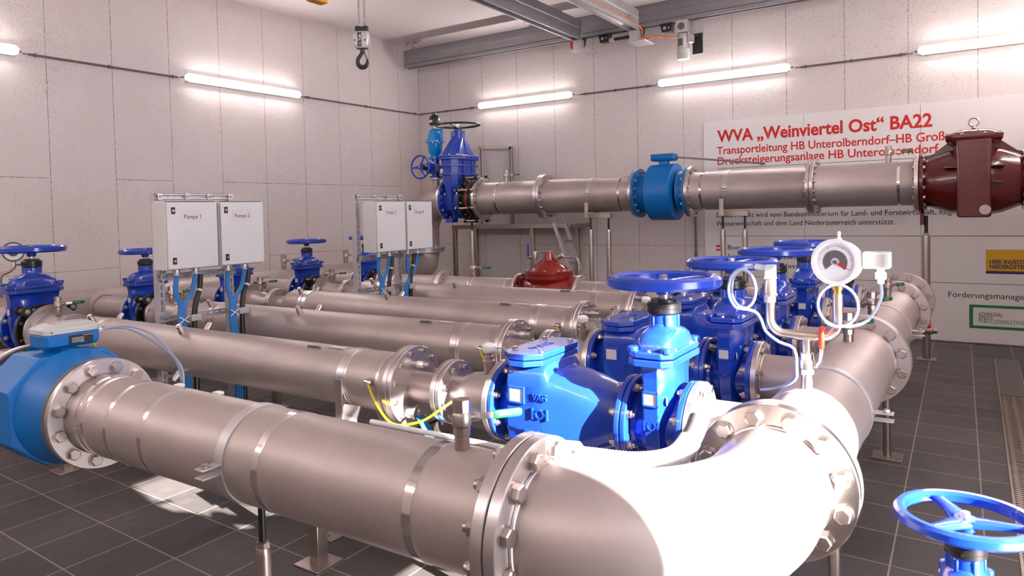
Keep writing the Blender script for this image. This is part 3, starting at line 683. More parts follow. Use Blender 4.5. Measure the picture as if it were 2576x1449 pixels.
b = MB(); b.loft([[(tx + x, ty + y, z) for x, y in oct_(ax, ay, .016)] for z, ax, ay in ((1.1090, .083, .119), (1.1320, .083, .119), (1.1460, .066, .096), (1.1500, .060, .090))]); part(t, 'transmitter_cover', b, 'grey', bevel=.004)
part(t, 'display_window', MB().box((tx, ty + .0, 1.1512), (.075, .11, .003)), 'alu')
part(t, 'cover_screw', MB().cyl((tx + .084, ty - .092, 1.1220), (tx + .0855, ty - .092, 1.1220), .0035, 10), 'black')
g = MB(); g.cyl((tx, ty + .118, 1.0950), (tx, ty + .147, 1.0950), .016, 16); g.cyl((tx, ty + .142, 1.0950), (tx, ty + .160, 1.0950), .012, 12); part(t, 'cable_gland', g, 'white')
for k, (dx, dz) in enumerate(((0.0, .06), (.03, .02))):
    part(t, 'signal_cable', MB().tube(bez([(tx, ty + .157, 1.0950), (tx + .05, ty + .26, 1.0800 + dz * .3), (tx + .18 + dx, ty + .32, 0.9900 + dz), (tx + .33 + dx, ty + .33, .92 + dz * .3), (tx + .42, ty + .30, .82)], 8), .0055, 10), 'cablegrey')
part(t, 'earth_wire', MB().tube(bez([(tx + .03, ty + .10, 1.0500), (tx + .045, ty + .115, 1.0200), (tx + .085, ty + .12, 0.9900), (tx + .12, ty + .11, 0.9500)], 8), .0045, 10), 'ygreen')
# pipe leaving the meter to the left
t = thing('steel_pipe', 'stainless pipe with dark bolted flange left of the blue flow meter', 'pipe', (-4.4, FY, ZA - RP))
part(t, 'pipe', MB().lathe((-5.2, FY, ZA), X1, [(0, RP), (1.506, RP)], 72), 'pipe'); flange(t, (-3.7235, FY, ZA), X1, RF, .032, RP - .01)
post(-4.6, FY, ZA - RP, 'adjustable steel post under the pipe left of the flow meter')

# right-hand collector in three lengths
YM, YNr, YF = 4.10, 5.97, 6.70
segs = ((2.175, YM, 'stainless collector pipe with sunlit first flange right of the nearest valves'), (YM, YNr, 'middle length of the right-hand stainless collector pipe'), (YNr, YF, 'short far end length of the right-hand collector with blind flange'))
BY = (2.54, 3.44, 4.34, 5.25); B5 = 6.17
for k, (a, b_, lab) in enumerate(segs):
    a += .0045 if k else 0
    t = thing('collector_pipe', lab, 'pipe', (RX, (a + b_) / 2, ZA - RP), 'right-hand collector pipe lengths')
    p = MB(); p.lathe((RX, a, ZA), Y1, [(0, RP), (.034, RP), (.040, RP + .004), (.048, RP), (b_ - a - .046, RP), (b_ - a - .040, RP + .004), (b_ - a - .034, RP), (b_ - a, RP)], 96)
    part(t, 'pipe', p, 'pipe')
    flange(t, (RX, a, ZA), Y1, RF, .034, RP - .01); bolts(t, (RX, a + .034, ZA), Y1, .192, 12, .027, 1); flange(t, (RX, b_ - .034, ZA), Y1, RF, .034, RP - .01)
    gasket(t, (RX, a - .004, ZA), Y1, RF - .012, .0035)
    for y in BY + (B5,):
        if a < y < b_:
            r = .11 if y != B5 else .12
            xe = -.838 if y != B5 else -.738
            part(t, 'branch', MB().lathe((xe + .02, y, ZA), X1, [(0, r), (.24, r), (RX - xe, r)], 56), 'pipe')
            flange(t, (xe, y, ZA), X1, .170, .026, r - .006)
            part(t, 'weld_seam', MB().tube([V((xe + .030, y, ZA)) + (Y1 * math.cos(q * math.pi / 24) + Z1 * math.sin(q * math.pi / 24)) * (r + .001) for q in range(48)], .004, 8, closed=True), 'flange')
            steel_bolts(t, (xe + .026, y, ZA), X1, 1.0, 8)
    if k == 0:
        clamp(t, (RX, 3.02, ZA), Y1, RP, .042, (1, 0, 0)); bolts(t, (RX, b_ - .034, ZA), (0, -1, 0), .192, 12, .027, 0)
        part(t, 'weld_seam', MB().tube([V((RX, 2.98 - .36, ZA)) + (X1 * math.cos(a_ * math.pi / 36) + Z1 * math.sin(a_ * math.pi / 36)) * (RP - .001) for a_ in range(72)], .003, 8, closed=True), 'pipe')
    if k == 1:
        clamp(t, (RX, 5.05, ZA), Y1, RP, .042, (1, 0, 0)); bolts(t, (RX, b_ - .034, ZA), (0, -1, 0), .192, 12, .027, 0)
    if k == 2:
        part(t, 'blind_flange', MB().disc((RX, b_, ZA), Y1, RF, .030, 0), 'flange'); bolts(t, (RX, b_ - .034, ZA), (0, -1, 0), .192, 12, .027, 0)
        tr = part(t, 'drain_cock', MB().cyl((RX + .19, b_ - .3, .60), (RX + .05, b_ - .3, .66), .016, 16).lathe((RX + .17, b_ - .3, .605), X1, [(0, .018), (.005, .026), (.05, .027), (.055, .02), (.08, .02)], 20), 'post')
        part(tr, 'cap', MB().lathe((RX + .195, b_ - .3, .632), Z1, [(0, .013), (.004, .017), (.025, .017), (.03, .012)], 12), 'redgrip', label='red cap')
for y, lab in ((3.02, 'steel foot post under the clamp of the first collector length'), (5.05, 'steel foot post under the clamp of the middle collector length')):
    t = post(RX + .03, y, ZA - RP, lab, 'posts under the collector', r=.024, rod=.03, rodmat='post')
for y, lab in ((3.66, 'second'), (4.58, 'third'), (5.46, 'farthest')):
    ball_valve((RX, y, ZA + RP), (.5, .86, 0), 'steel ball valve standing on the right-hand collector, %s behind the pressure gauge' % {'second': 'first', 'third': 'second', 'farthest': 'third'}[lab])

# instrument tree on the collector: gauge, pressure sensor, red ball valve
gy = 2.66
t = thing('gauge_tree', 'sunlit steel pipe fork with red lever carrying gauge and sensor on the collector', 'pipe fitting', (RX, gy, ZA + RP))
O = V((RX, gy, ZA + RP))
P_ = lambda x, z, y=0: O + V((x, y, z))
b = MB(); b.lathe(P_(0, -.004), Z1, [(0, .019), (.035, .019), (.035, .017), (.055, .017)], 20); part(t, 'nipple', b, 'post')
b = MB(); b.lathe(P_(0, .05), Z1, [(0, .023), (.018, .023)], 8); b.lathe(P_(0, .066), Z1, [(0, .020), (.006, .026), (.03, .026), (.038, .021)], 24); b.lathe(P_(0, .102), Z1, [(0, .023), (.022, .023)], 8); b.cyl(P_(0, .085), P_(.035, .085, -.012), .010, 12); part(t, 'valve_body', b, 'post')
b = MB(); b.tube([P_(.035, .085, -.012), P_(.046, .100, -.015), P_(.050, .135, -.016), P_(.050, .150, -.016)], .006, 8); part(t, 'lever', b, 'bolt')
part(t, 'lever_grip', MB().tube([P_(.050, .145, -.016), P_(.050, .150, -.016), P_(.051, .215, -.016), P_(.051, .222, -.016)], [.007, .010, .010, .006], 12), 'redgrip', label='red lever grip')
b = MB(); b.cyl(P_(0, .12), P_(0, .185), .016, 16); b.lathe(P_(-.035, .185), X1, [(0, .019), (.07, .019)], 20); part(t, 'tee', b, 'post')
part(t, 'left_arm', MB().tube([P_(-.03, .185), P_(-.07, .187)] + arc(P_(-.07, .237), .05, -math.pi / 2, -math.pi, X1, Z1, 12) + [P_(-.12, .30)], .0165, 16), 'post')
part(t, 'right_arm', MB().tube([P_(.03, .185), P_(.055, .187)] + arc(P_(.055, .232), .045, -math.pi / 2, 0, X1, Z1, 12) + [P_(.10, .335)], .0165, 16), 'post')
t2 = thing('pressure_sensor', 'sunlit steel pressure sensor with grey plug on the left arm of the fork', 'sensor', P_(-.12, .30))
b = MB(); b.lathe(P_(-.12, .296), Z1, [(0, .022), (.022, .022)], 6); b.lathe(P_(-.12, .318), Z1, [(0, .024), (.006, .027), (.01, .022), (.055, .022), (.062, .019)], 24); part(t2, 'sensor_body', b, 'post')
b = MB(); b.box(P_(-.118, .405), (.036, .036, .050)); b.box(P_(-.118, .383), (.040, .040, .010)); part(t2, 'plug', b, 'grey', bevel=.004)
part(t2, 'plug_gland', MB().cyl(P_(-.136, .418), P_(-.170, .422), .011, 12), 'grey')
loop = [P_(-.170, .422), P_(-.20, .418)]
cl = P_(-.205, .345, -.01)
for k in range(0, 30): 
    an = math.pi / 2 + 2 * math.pi * k / 20; loop.append(cl + V((math.cos(an) * .045, -.002 * k, math.sin(an) * .070)))
loop += [P_(-.168, .265, -.035), P_(-.145, .235, -.03), P_(-.130, .195, -.03), P_(-.085, .160, -.03), P_(-.035, .140, -.032), P_(-.028, .07, -.032), P_(-.035, .030, -.03), P_(-.10, -.01, -.01), P_(-.16, -.03, .02)]
part(t2, 'signal_cable', MB().tube(bez(loop, 3), .0055, 10), 'cablegrey')
gd = V((-.22, -.97, .03)).normalized()
t3 = thing('pressure_gauge', 'sunlit white round pressure gauge with red pointer on the right arm', 'gauge', P_(.10, .335))
gc = P_(.105, .445, 0)
b = MB(); b.lathe(P_(.10, .330), Z1, [(0, .014), (.02, .014), (.02, .018), (.04, .018), (.04, .012), (.06, .012)], 6 * 3); part(t3, 'socket', b, 'brass')
b = MB(); b.lathe(gc - gd * .03, gd, [(0, .062), (.004, .070), (.055, .070), (.060, .078), (.070, .078), (.070, .066), (.062, .064)], 56); part(t3, 'case', b, 'white')
gu = Z1.cross(-gd).normalized(); gu = -gu if gu.x < 0 else gu; gv = V((0, 0, 1)); fd = gd * .034
part(t3, 'dial', MB().cyl(gc + gd * .030, gc + gd * .0335, .0645, 56), 'paper')
b = MB(); n_ = 40
poly = [(math.cos(R_(-40 + 260 * k / 24)) * .040, math.sin(R_(-40 + 260 * k / 24)) * .040) for k in range(25)] + [(math.cos(R_(220 - 260 * k / 24)) * .014, math.sin(R_(220 - 260 * k / 24)) * .014) for k in range(25)]
for k in range(24):
    a0 = R_(-40 + 260 * k / 24); a1 = R_(-40 + 260 * (k + 1) / 24)
    q_ = [(math.cos(a0) * .014, math.sin(a0) * .014), (math.cos(a0) * .040, math.sin(a0) * .040), (math.cos(a1) * .040, math.sin(a1) * .040), (math.cos(a1) * .014, math.sin(a1) * .014)]
    b.prism(q_, gc + fd, gu, gv, gd, -.0004, .0010)
part(t3, 'contact_ring', b, 'dgrey')
b = MB()
for k in range(51):
    an = R_(225 - 270 * k / 50); d = gu * math.cos(an) + gv * math.sin(an); r0 = .052 if k % 10 else .049
    b.bar(gc + fd + d * r0, gc + fd + d * .058, .0006 if k % 10 else .0012, .0008, gd)
part(t3, 'scale_marks', b, 'ink')
d = gu * math.cos(R_(-28)) + gv * math.sin(R_(-28)); b = MB(); b.bar(gc + gd * .0365 - d * .01, gc + gd * .0365 + d * .052, .002, .001, gd); b.bar(gc + gd * .0365 + d * .012, gc + gd * .0365 + d * .036, .010, .001, gd); part(t3, 'pointer', b, 'redband', label='red pointer')
part(t3, 'pointer_hub', MB().cyl(gc + gd * .034, gc + gd * .039, .007, 16), 'dgrey')
b = MB(); b.box(gc + V((.115, .0, .008)), (.080, .058, .056)); part(t3, 'contact_box', b, 'grey', bevel=.006)
part(t3, 'box_window', MB().box(gc + V((.112, -.0295, .008)), (.055, .002, .040)), 'alu')
part(t3, 'vent_stud', MB().lathe(gc + V((0, .0, .07)), Z1, [(0, .009), (.012, .009), (.012, .005), (.03, .006), (.034, .003)], 12), 'white')
part(t3, 'box_gland', MB().lathe(gc + V((.125, 0, -.020)), -Z1, [(0, .012), (.012, .012), (.012, .017), (.034, .017), (.038, .011), (.05, .010)], 20), 'white')
lp = [gc + V((.125, 0, -.065)), gc + V((.125, -.004, -.12)), gc + V((.09, -.02, -.19)), gc + V((.035, -.03, -.215))]
for k in range(0, 26):
    an = -math.pi / 2 + .2 - 2 * math.pi * k / 22; lp.append(gc + V((.0 + math.cos(an) * .062, -.032 - .0006 * k, -.145 + math.sin(an) * .070)))
part(t3, 'signal_cable', MB().tube(bez(lp, 3), .005, 10), 'cablegrey')

# ------------------------------------------------------------------ pump lines 1..4: left valve, taper, pump shroud, couplings, check valve, gate valve
ORD = ('nearest', 'second', 'third', 'farthest')
XV = -5.97
for i, y in enumerate(BY):
    o = ORD[i]; s = 1.13 if i == 0 else 1.0
    # right side
    gate_valve((-.955, y, ZA), 1.0, 'blue gate valve with handwheel in the right-hand row, %s' % ('nearest the camera, sunlit' if i == 0 else ('second from the camera' if i == 1 else ('third from the camera' if i == 2 else 'farthest, near the black handwheel'))), 'gate valves of the right-hand row', letters=i < 3, a0=0.45 + .35 * i)
    cv = check_valve((-1.362, y, ZA), 1.0, ('sunlit blue check valve with flat bolted lid behind the foreground pipe', 'blue check valve left of the second right-hand gate valve', 'blue check valve left of the third right-hand gate valve', 'blue check valve left of the farthest right-hand gate valve')[i], 'check valves of the pump lines', letters=i < 3)
    # connector pipe with temperature sensor between check valve and pump outlet flange
    t = thing('connector_pipe', 'short stainless taper pipe with sensor socket before the %s check valve' % ('nearest, sunlit' if i == 0 else o), 'pipe', (-1.80, y, ZA - .10), 'taper pipes before the check valves')
    b = MB(); b.lathe((-1.946, y, ZA), X1, [(0, .070), (.028, .070), (.05, .070), (.12, .100), (.16, .104), (.29, .104)], 56); part(t, 'pipe', b, 'pipe')
    flange(t, (-1.680, y, ZA), X1, .170, .026, .09); flange(t, (-1.947, y, ZA), X1, .142, .024, .06)
    steel_bolts(t, (-1.656, y, ZA), X1, 1.0, 8)
    bolts(t, (-1.921, y, ZA), X1, .112, 8, .017, 0)
    b = MB(); b.lathe((-1.75, y, ZA + .098), Z1, [(0, .024), (.05, .024), (.05, .028), (.062, .028)], 20); b.lathe((-1.75, y, ZA + .160), Z1, [(0, .018), (.02, .018), (.02, .012), (.035, .012)], 12); part(t, 'sensor_socket', b, 'post')
    b = MB(); b.lathe((-1.75, y, ZA + .190), Z1, [(0, .016), (.006, .026), (.018, .031), (.034, .030), (.044, .020), (.047, .008)], 20); sn = part(t, 'sensor_head', b, 'white')
    part(sn, 'sensor_cable', MB().tube(bez([(-1.735, y + .02, ZA + .21), (-1.70, y + .05, ZA + .20), (-1.68, y + .07, ZA + .10), (-1.68, y + .09, ZA - .10), (-1.70, y + .12, ZA - .35)], 6), .0035, 8), 'cablegrey')
    # pump in its pressure shroud
    RPm = .142; x0, x1 = -5.20, -2.190
    t = thing('booster_pump', 'long stainless pump shroud of the %s' % ('line nearest the foreground pipe' if i == 0 else ('second line, passing behind the first cabinet pair' if i == 1 else ('third line' if i == 2 else 'farthest line, in front of the red control valve'))), 'pump', (-3.7, y, ZA - RPm), 'long pump shrouds between the valve rows')
    b = MB(); b.lathe((x0, y, ZA), X1, [(0, .085), (.06, .128), (.10, RPm), (x1 - x0 - .035, RPm), (x1 - x0 - .030, RPm + .018), (x1 - x0, RPm + .018)], 96); part(t, 'shroud', b, 'pipe')
    part(t, 'end_flange', MB().disc((x1 + .001, y, ZA), X1, .186, .026, 0), 'flange'); part(t, 'end_flange', MB().disc((x1 - .027, y, ZA), X1, .186, .026, .10), 'flange')
    bolts(t, (x1 + .028, y, ZA), X1, .162, 12, .0125, 0, socket=True)
    part(t, 'outlet_pipe', MB().cyl((x1 + .02, y, ZA), (-1.95, y, ZA), .070, 48), 'pipe'); flange(t, (-1.975, y, ZA), X1, .142, .025, .06); gasket(t, (-1.9498, y, ZA), X1, .132, .002)
    part(t, 'inlet_pipe', MB().cyl((-5.33, y, ZA), (x0 + .03, y, ZA), .075, 40), 'pipe'); flange(t, (-5.345, y, ZA), X1, .142, .024, .06)
    bolts(t, (-5.321, y, ZA), X1, .112, 8, .015, 0)
    for x, w in ((-4.93, .03), (-2.53, .040), (-2.30, .018)): band(t, (x, y, ZA), X1, RPm, w, 'flange')
    for x in (-4.94, -3.92):   # pairs of angled plugs
        for an in (60, 130, -50) if x < -4.5 else (62, 128, -48):
            dv = V((0, -math.cos(R_(an)), math.sin(R_(an)))); c0 = V((x, y, ZA)) + dv * (RPm - .004)
            b = MB(); b.lathe(c0, dv, [(0, .020), (.03, .020), (.03, .022), (.036, .022), (.036, .018), (.056, .018), (.056, .013), (.064, .013)], 16); part(t, 'plug', b, 'flange')
    hd = MB(); hz_ = ZA + RPm; c0 = V((-2.80, y - .045, hz_ - .006)); hd.tube([c0 + V((-.045, 0, -.004)), c0 + V((-.035, -.012, .004)), c0 + V((.035, -.012, .004)), c0 + V((.045, 0, -.004))], .006, 8); part(t, 'lifting_lug', hd, 'dgrey')
    part(t, 'sticker', MB().lathe((-2.70, y, ZA), X1, [(0, RPm + .0006), (.09, RPm + .0006)], 96) if False else MB().box((-2.66, y - .02, ZA + RPm - .0008), (.10, .035, .003)), 'label')
    # support brackets of the shroud
    for x in (-2.53, -4.86):
        ft = MB()
        for sy in (-1, 1):
            ft.bar((x, y + sy * (RPm + .004), ZA + .02), (x, y + sy * (RPm + .004), .467), .045, .006, (0, 1, 0))
            ft.bar((x + .03, y + sy * .085, ZA - .115), (x + .03, y + sy * .19, .470), .11, .008, (0, .6, .5))
        part(t, 'foot_bracket', ft, 'flange')
        part(t, 'strap', MB().lathe((x - .022, y, ZA), X1, [(0, RPm), (0, RPm + .004), (.045, RPm + .004), (.045, RPm)], 72, close=True), 'flange')
    # outlet end details: cable gland on the end plate, bonding clip
    b = MB(); b.lathe((x1 + .024, y - .062, ZA - .108), X1, [(0, .030), (.05, .030), (.05, .036), (.062, .036), (.062, .022), (.05, .020)], 24); part(t, 'cable_gland', b, 'flange')
    b = MB(); b.cyl((x1 + .02, y - .02, ZA + .105), (x1 + .11, y - .005, ZA + .108), .012, 12); b.cyl((x1 + .05, y - .015, ZA + .106), (x1 + .085, y - .01, ZA + .107), .017, 8); part(t, 'vent_cock', b, 'flange')
    b = MB(); b.box((-2.325, y - RPm * .93, ZA + .03), (.026, .03, .03)); b.cyl((-2.345, y - RPm - .012, ZA + .035), (-2.305, y - RPm - .012, ZA + .028), .009, 8); part(t, 'earth_clip', b, 'flange')
    if i < 3:
        w_ = MB().tube(bez([(-2.33, y - RPm - .012, ZA + .03), (-2.25, y - RPm - .05, ZA - .04), (-2.12, y - RPm - .08, ZA - .115), (-2.0, y - RPm - .04, ZA - .10), (-1.90, y - RPm - .03, ZA - .04), (-1.87, y - .115, ZA - .01)], 8), .0055, 8)
        single('earth_wire', 'yellow green earth wire bridging the end flange of the %s pump' % o, 'wire', w_, 'yellow', (-2.1, y - RPm, ZA - .1), 'earth wires at the pump ends')
    w_ = MB().strip(bez([(x1 + .095, y - .068, ZA - .115), (x1 + .14, y - .085, ZA - .15), (x1 + .28, y - .12, ZA - .36), (x1 + .40, y - .15, .10), (x1 + .44, y - .16, .012)], 8), (.35, 1, .1), .042, .009)
    single('flat_cable', 'flat blue pump cable dropping to the floor from the end of the %s pump' % o, 'cable', w_, 'cableblue', (x1 + .3, y - .12, .01), 'flat blue pump cables')
    # left side
    gate_valve((XV, y, ZA), s, 'blue gate valve in the left-hand row, %s' % ('large, at the left edge of the picture' if i == 0 else ('half hidden by cabinet one' if i == 1 else ('its bonnet seen under cabinet two' if i == 2 else 'fully seen with its handwheel right of cabinet two'))), 'gate valves of the left-hand row', letters=False, a0=.3 + .5 * i)
    tL = thing('dismantling_joint', 'black flanged dismantling joint beside the %s left-hand gate valve' % o, 'pipe joint', (XV + .19, y, ZA - .17), 'black joints of the left-hand row')
    xs = XV + .115 * s
    b = MB(); b.disc((xs + .001, y, ZA), X1, .170 * s, .022, 0); b.lathe((xs + .02, y, ZA), X1, [(0, .125 * s), (.04, .135 * s), (.055, .13 * s), (.095, .125 * s)], 48); b.disc((xs + .112, y, ZA), X1, .162 * s, .020, 0); part(tL, 'joint_body', b, 'rubber')
    for k in range(4):
        an = math.pi / 4 + k * math.pi / 2; dv = V((0, math.cos(an), math.sin(an))); pc = V((0, y, ZA)) + dv * .197 * s
        b = MB(); b.lathe(V((xs + .004, 0, 0)) + pc, X1, [(0, .034), (.02, .034)], 20); b.lathe(V((xs + .112, 0, 0)) + pc, X1, [(0, .034), (.02, .034)], 20); part(tL, 'lug', b, 'rubber')
        b = MB(); b.cyl(V((xs - .03, 0, 0)) + pc, V((xs + .165, 0, 0)) + pc, .011, 12)
        for q_ in (-.016, .026, .134): b.lathe(V((xs + q_, 0, 0)) + pc, X1, [(0, .019), (.015, .019)], 6)
        part(tL, 'tie_rod', b, 'bolt')
    bolts(tL, (xs + .023, y, ZA), X1, .147 * s, 8, .0125, 0); bolts(tL, (xs + .112, y, ZA), (-1, 0, 0), .147 * s, 8, .0125, 0)
    t = thing('taper_pipe', 'stainless taper pipe with bolted flanges beside the %s left-hand gate valve' % o, 'pipe', (-5.5, y, ZA - .11), 'taper pipes of the left-hand row')
    xf = xs + .136
    b = MB(); b.lathe((xf, y, ZA), X1, [(0, .112 * s), (.05, .112 * s), (.12, .110 * s), (.25, .082), (-5.347 - xf, .075)], 56); part(t, 'pipe', b, 'pipe')
    flange(t, (xf, y, ZA), X1, .172 * s, .026, .10); flange(t, (-5.373, y, ZA), X1, .142, .025, .06); gasket(t, (-5.3477, y, ZA), X1, .132, .002)
    bolts(t, (xf + .026, y, ZA), X1, .147 * s, 8, .0135, 0)
    ball_valve((xf + .12, y, ZA + .108 * s), (.25, .97, 0), 'steel ball valve standing on the %s taper pipe of the left-hand row' % o)
    # stub from the left collector
    t = thing('stub_pipe', 'short stainless stub with flange joining the left collector to the %s gate valve' % o, 'pipe', (-6.4, y, ZA - .11), 'stubs of the left collector')
    part(t, 'pipe', MB().cyl((-6.659, y, ZA), (XV - .115 * s - .02, y, ZA), .112 * s, 48), 'pipe'); flange(t, (XV - .115 * s - .027, y, ZA), X1, .170 * s, .026, .10)
    bolts(t, (XV - .115 * s - .027, y, ZA), (-1, 0, 0), .147 * s, 8, .0135, 0)
# beams carrying the pumps
for x, lab in ((-2.51, 'brown-grey steel channel under the outlet ends of the pump shrouds'), (-4.86, 'steel channel under the inlet ends of the pump shrouds')):
    t = thing('support_frame', lab, 'frame', (x, 3.9, 0), 'channels under the pumps')
    b = MB(); b.box((x - .045, 3.9, .415), (.008, 3.5, .09)); b.box((x + .045, 3.9, .415), (.008, 3.5, .09)); b.box((x, 3.9, .456), (.098, 3.5, .008)); part(t, 'channel', b, 'post')
    for y in (2.22, 3.0, 3.9, 4.8, 5.58):
        b = MB(); b.box((x, y, .19), (.06, .06, .37)); b.box((x, y, .004), (.16, .16, .008)); part(t, 'leg', b, 'post', bevel=.003)
# ------------------------------------------------------------------ left collector, riser and high line at the back
LX, LZc, RH, HY, HZ = -6.92, .745, .222, 8.40, 1.787
t = thing('collector_pipe', 'wide stainless collector pipe lying along the left wall', 'pipe', (LX, 4.5, LZc - RH))
part(t, 'pipe', MB().lathe((LX, -.6, LZc), Y1, [(0, RH), (8.68, RH)], 72), 'pipe')
mit = [V((LX, 8.0, LZc)), V((LX, 8.12, LZc)), V((LX, 8.30, LZc + .10)), V((LX, HY, LZc + .28)), V((LX, HY, 1.035))]
part(t, 'mitre_bend', MB().tube([V((LX, 8.05, LZc)), V((LX, 8.20, LZc + .02)), V((LX, 8.36, LZc + .12)), V((LX, HY, LZc + .26)), V((LX, HY, 1.04))], RH, 64), 'pipe')
flange(t, (LX, HY, 1.018), Z1, .302, .032, RH - .02)
for y in BY + (B5,): part(t, 'branch', MB().cyl((LX, y, ZA), (-6.66, y, ZA), .125, 48), 'pipe')
for y, lab in ((3.95, 'beyond the second left-hand gate valve'), (5.72, 'right of the first cabinet pair'), (6.75, 'just left of the second cabinet pair')):
    ball_valve((LX, y, LZc + RH), (.35, .94, 0), 'tall steel ball valve on the left collector pipe, %s' % lab, scale=1.25)
ball_valve((LX, 8.1, LZc + RH + .03), (.5, .86, 0), 'steel ball valve on the bend of the left collector right of cabinet four', scale=1.1)
for y, lab in ((0.6, 'steel post under the left collector near the front wall'), (4.8, 'steel post under the left collector between the valve stubs'), (7.4, 'steel post under the left collector near its bend')): post(LX, y, LZc - RH, lab, 'posts under the left collector')
t = thing('pipe_elbow', 'large stainless riser elbow behind cabinet four leading to the high pipe', 'pipe', (LX, HY, 1.05))
ER = .45; path = [V((LX, HY, 1.054)), V((LX, HY, HZ - ER))] + arc((LX + ER, HY, HZ - ER), ER, math.pi, math.pi / 2, X1, Z1, 28) + [V((-6.425, HY, HZ))]
part(t, 'pipe', MB().tube(path, .226, 72), 'pipe'); flange(t, (LX, HY, 1.054), Z1, .302, .034, .20); flange(t, (-6.453, HY, HZ), X1, .302, .034, .20)
bolts(t, (LX, HY, 1.088), Z1, .262, 16, .021, 0)
part(t, 'vent_stub', MB().lathe((-6.67, HY, 1.93), Z1, [(0, .055), (.19, .055)], 28), 'pipe'); flange(t, (-6.67, HY, 2.105), Z1, .10, .022, .05)
bolts(t, (-6.67, HY, 2.105), -Z1, .080, 8, .012, 0)
# big blue valve with black wheel
vc = V((-6.24, HY, HZ)); L = lambda x, y, z: vc + V((x, y, z))
t = thing('gate_valve', 'big ribbed blue gate valve with black handwheel on the high pipe', 'valve', L(0, 0, -.33))
b = MB()
for sx in (-1, 1): b.disc(L(.178 * sx, 0, 0), (-sx, 0, 0), .302, .034, 0, 72, .004)
b.lathe(L(-.17, 0, 0), X1, [(0, .215), (.08, .22), (.26, .22), (.34, .215)], 64)
secs = []
for z, ax, ay in ((-.27, .05, .14), (-.20, .07, .18), (.0, .105, .235), (.2, .13, .27), (.36, .145, .285), (.575, .15, .29)): secs.append([L(x, y, z) for x, y in oct_(ax, ay, .07)])
b.loft(secs)
for z in (.355, .475): b.prism(oct_(.175, .335, .09), L(0, 0, 0), X1, Y1, Z1, z, z + .022)
for y in (-.10, .12): b.box(L(.15, y, .45), (.03, .016, .24)); b.box(L(-.15, y, .45), (.03, .016, .24))
b.prism(oct_(.185, .345, .095), L(0, 0, 0), X1, Y1, Z1, .575, .605)
b.box(L(-.10, -.07, -.30), (.12, .14, .06)); b.box(L(.12, .07, -.31), (.12, .14, .05))
part(t, 'valve_body', b, 'blue', bevel=.010)
b = MB(); b.prism(oct_(.183, .342, .095), L(0, 0, 0), X1, Y1, Z1, .609, .637)
secs = []
for z, ax, ay, n in ((.63, .155, .30, 4), (.66, .15, .285, 3.6), (.80, .115, .18, 3.0), (.88, .10, .12, 2.4), (.90, .095, .100, 2.0), (1.0, .085, .085, 2.0)): secs.append([L(x, y, z) for x, y in sup(0, 0, ax, ay, n)])
b.loft(secs)
for k in range(6):
    an = k * math.pi / 3 + .3; b.cyl(L(.088 * math.cos(an), .088 * math.sin(an), .88), L(.088 * math.cos(an), .088 * math.sin(an), 1.0), .022, 12)
b.cyl(L(0, 0, 1.0), L(0, 0, 1.025), .062, 32)
b.bar(L(.16, 0, .64), L(.09, 0, .92), .02, .02, X1); b.bar(L(0, -.28, .65), L(0, -.09, .92), .02, .03, Y1)
part(t, 'bonnet', b, 'blue', bevel=.006)
for sx, sy in [(sx, sy) for sx in (-.155, .155) for sy in (-.24, -.12, 0, .12, .24)] + [(sx, sy) for sx in (-.07, .07) for sy in (-.315, .315)]: link('bonnet_bolt', bolt_mesh(.016), t, L(sx, sy, .637) - wpos(t))
part(t, 'stem', MB().cyl(L(0, 0, 1.0), L(0, 0, 1.10), .022, 16), 'flange')
handwheel(t, L(0, 0, 1.085), .335, Z1, 'black', .028, .028, .042, .06, .030, 3, .25, True, drop=.05)
part(t, 'nameplate', MB().box(L(-.152, -.15, .42), (.004, .05, .05)), 'label'); part(t, 'nameplate', MB().box(L(-.09, -.293, .42), (.05, .004, .05)), 'label'); part(t, 'round_sticker', MB().cyl(L(-.085, -.235, .08), L(-.092, -.245, .08), .022, 20), 'label')
bolts(t, L(-.178, 0, 0), (-1, 0, 0), .262, 16, .021, 0); bolts(t, L(-.144, 0, 0), X1, .262, 16, .021, 0)
# light blue air valve on its own small gate valve
ac = V((-6.67, HY, 2.128)); A = lambda x, y, z: ac + V((x, y, z))
t = thing('gate_valve', 'small dark blue gate valve with handwheel facing forward below the air valve', 'valve', ac)
b = MB(); b.disc(A(0, 0, 0), Z1, .100, .020, 0); b.disc(A(0, 0, .27), Z1, .100, .020, 0); b.lathe(A(0, 0, .02), Z1, [(0, .06), (.25, .06)], 32)
b.loft([[A(x, -.0 - d, .145 + z) for x, z in sup(0, 0, ax, az, n, 32)] for d, ax, az, n in ((-.07, .075, .05, 3), (.06, .09, .075, 3), (.09, .095, .085, 3), (.10, .10, .09, 3), (.125, .10, .09, 3), (.13, .075, .07, 2.5), (.19, .05, .05, 2), (.25, .045, .045, 2))])
part(t, 'valve_body', b, 'blue', bevel=.005); part(t, 'packing_cap', MB().cyl(A(0, -.25, .145), A(0, -.30, .145), .046, 24), 'black'); part(t, 'stem', MB().cyl(A(0, -.29, .145), A(0, -.37, .145), .013, 12), 'flange')
handwheel(t, A(0, -.36, .145), .178, (0, -1, 0), 'blue', .026, .024, .032, .04, .055, 3, 1.1); part(t, 'wheel_nut', MB().cyl(A(0, -.37, .145), A(0, -.385, .145), .015, 6), 'bolt')
bolts(t, A(0, 0, .29), Z1, .080, 8, .011, 0)
t = thing('air_valve', 'light blue air release valve with black cap above the small gate valve', 'valve', A(0, 0, .29))
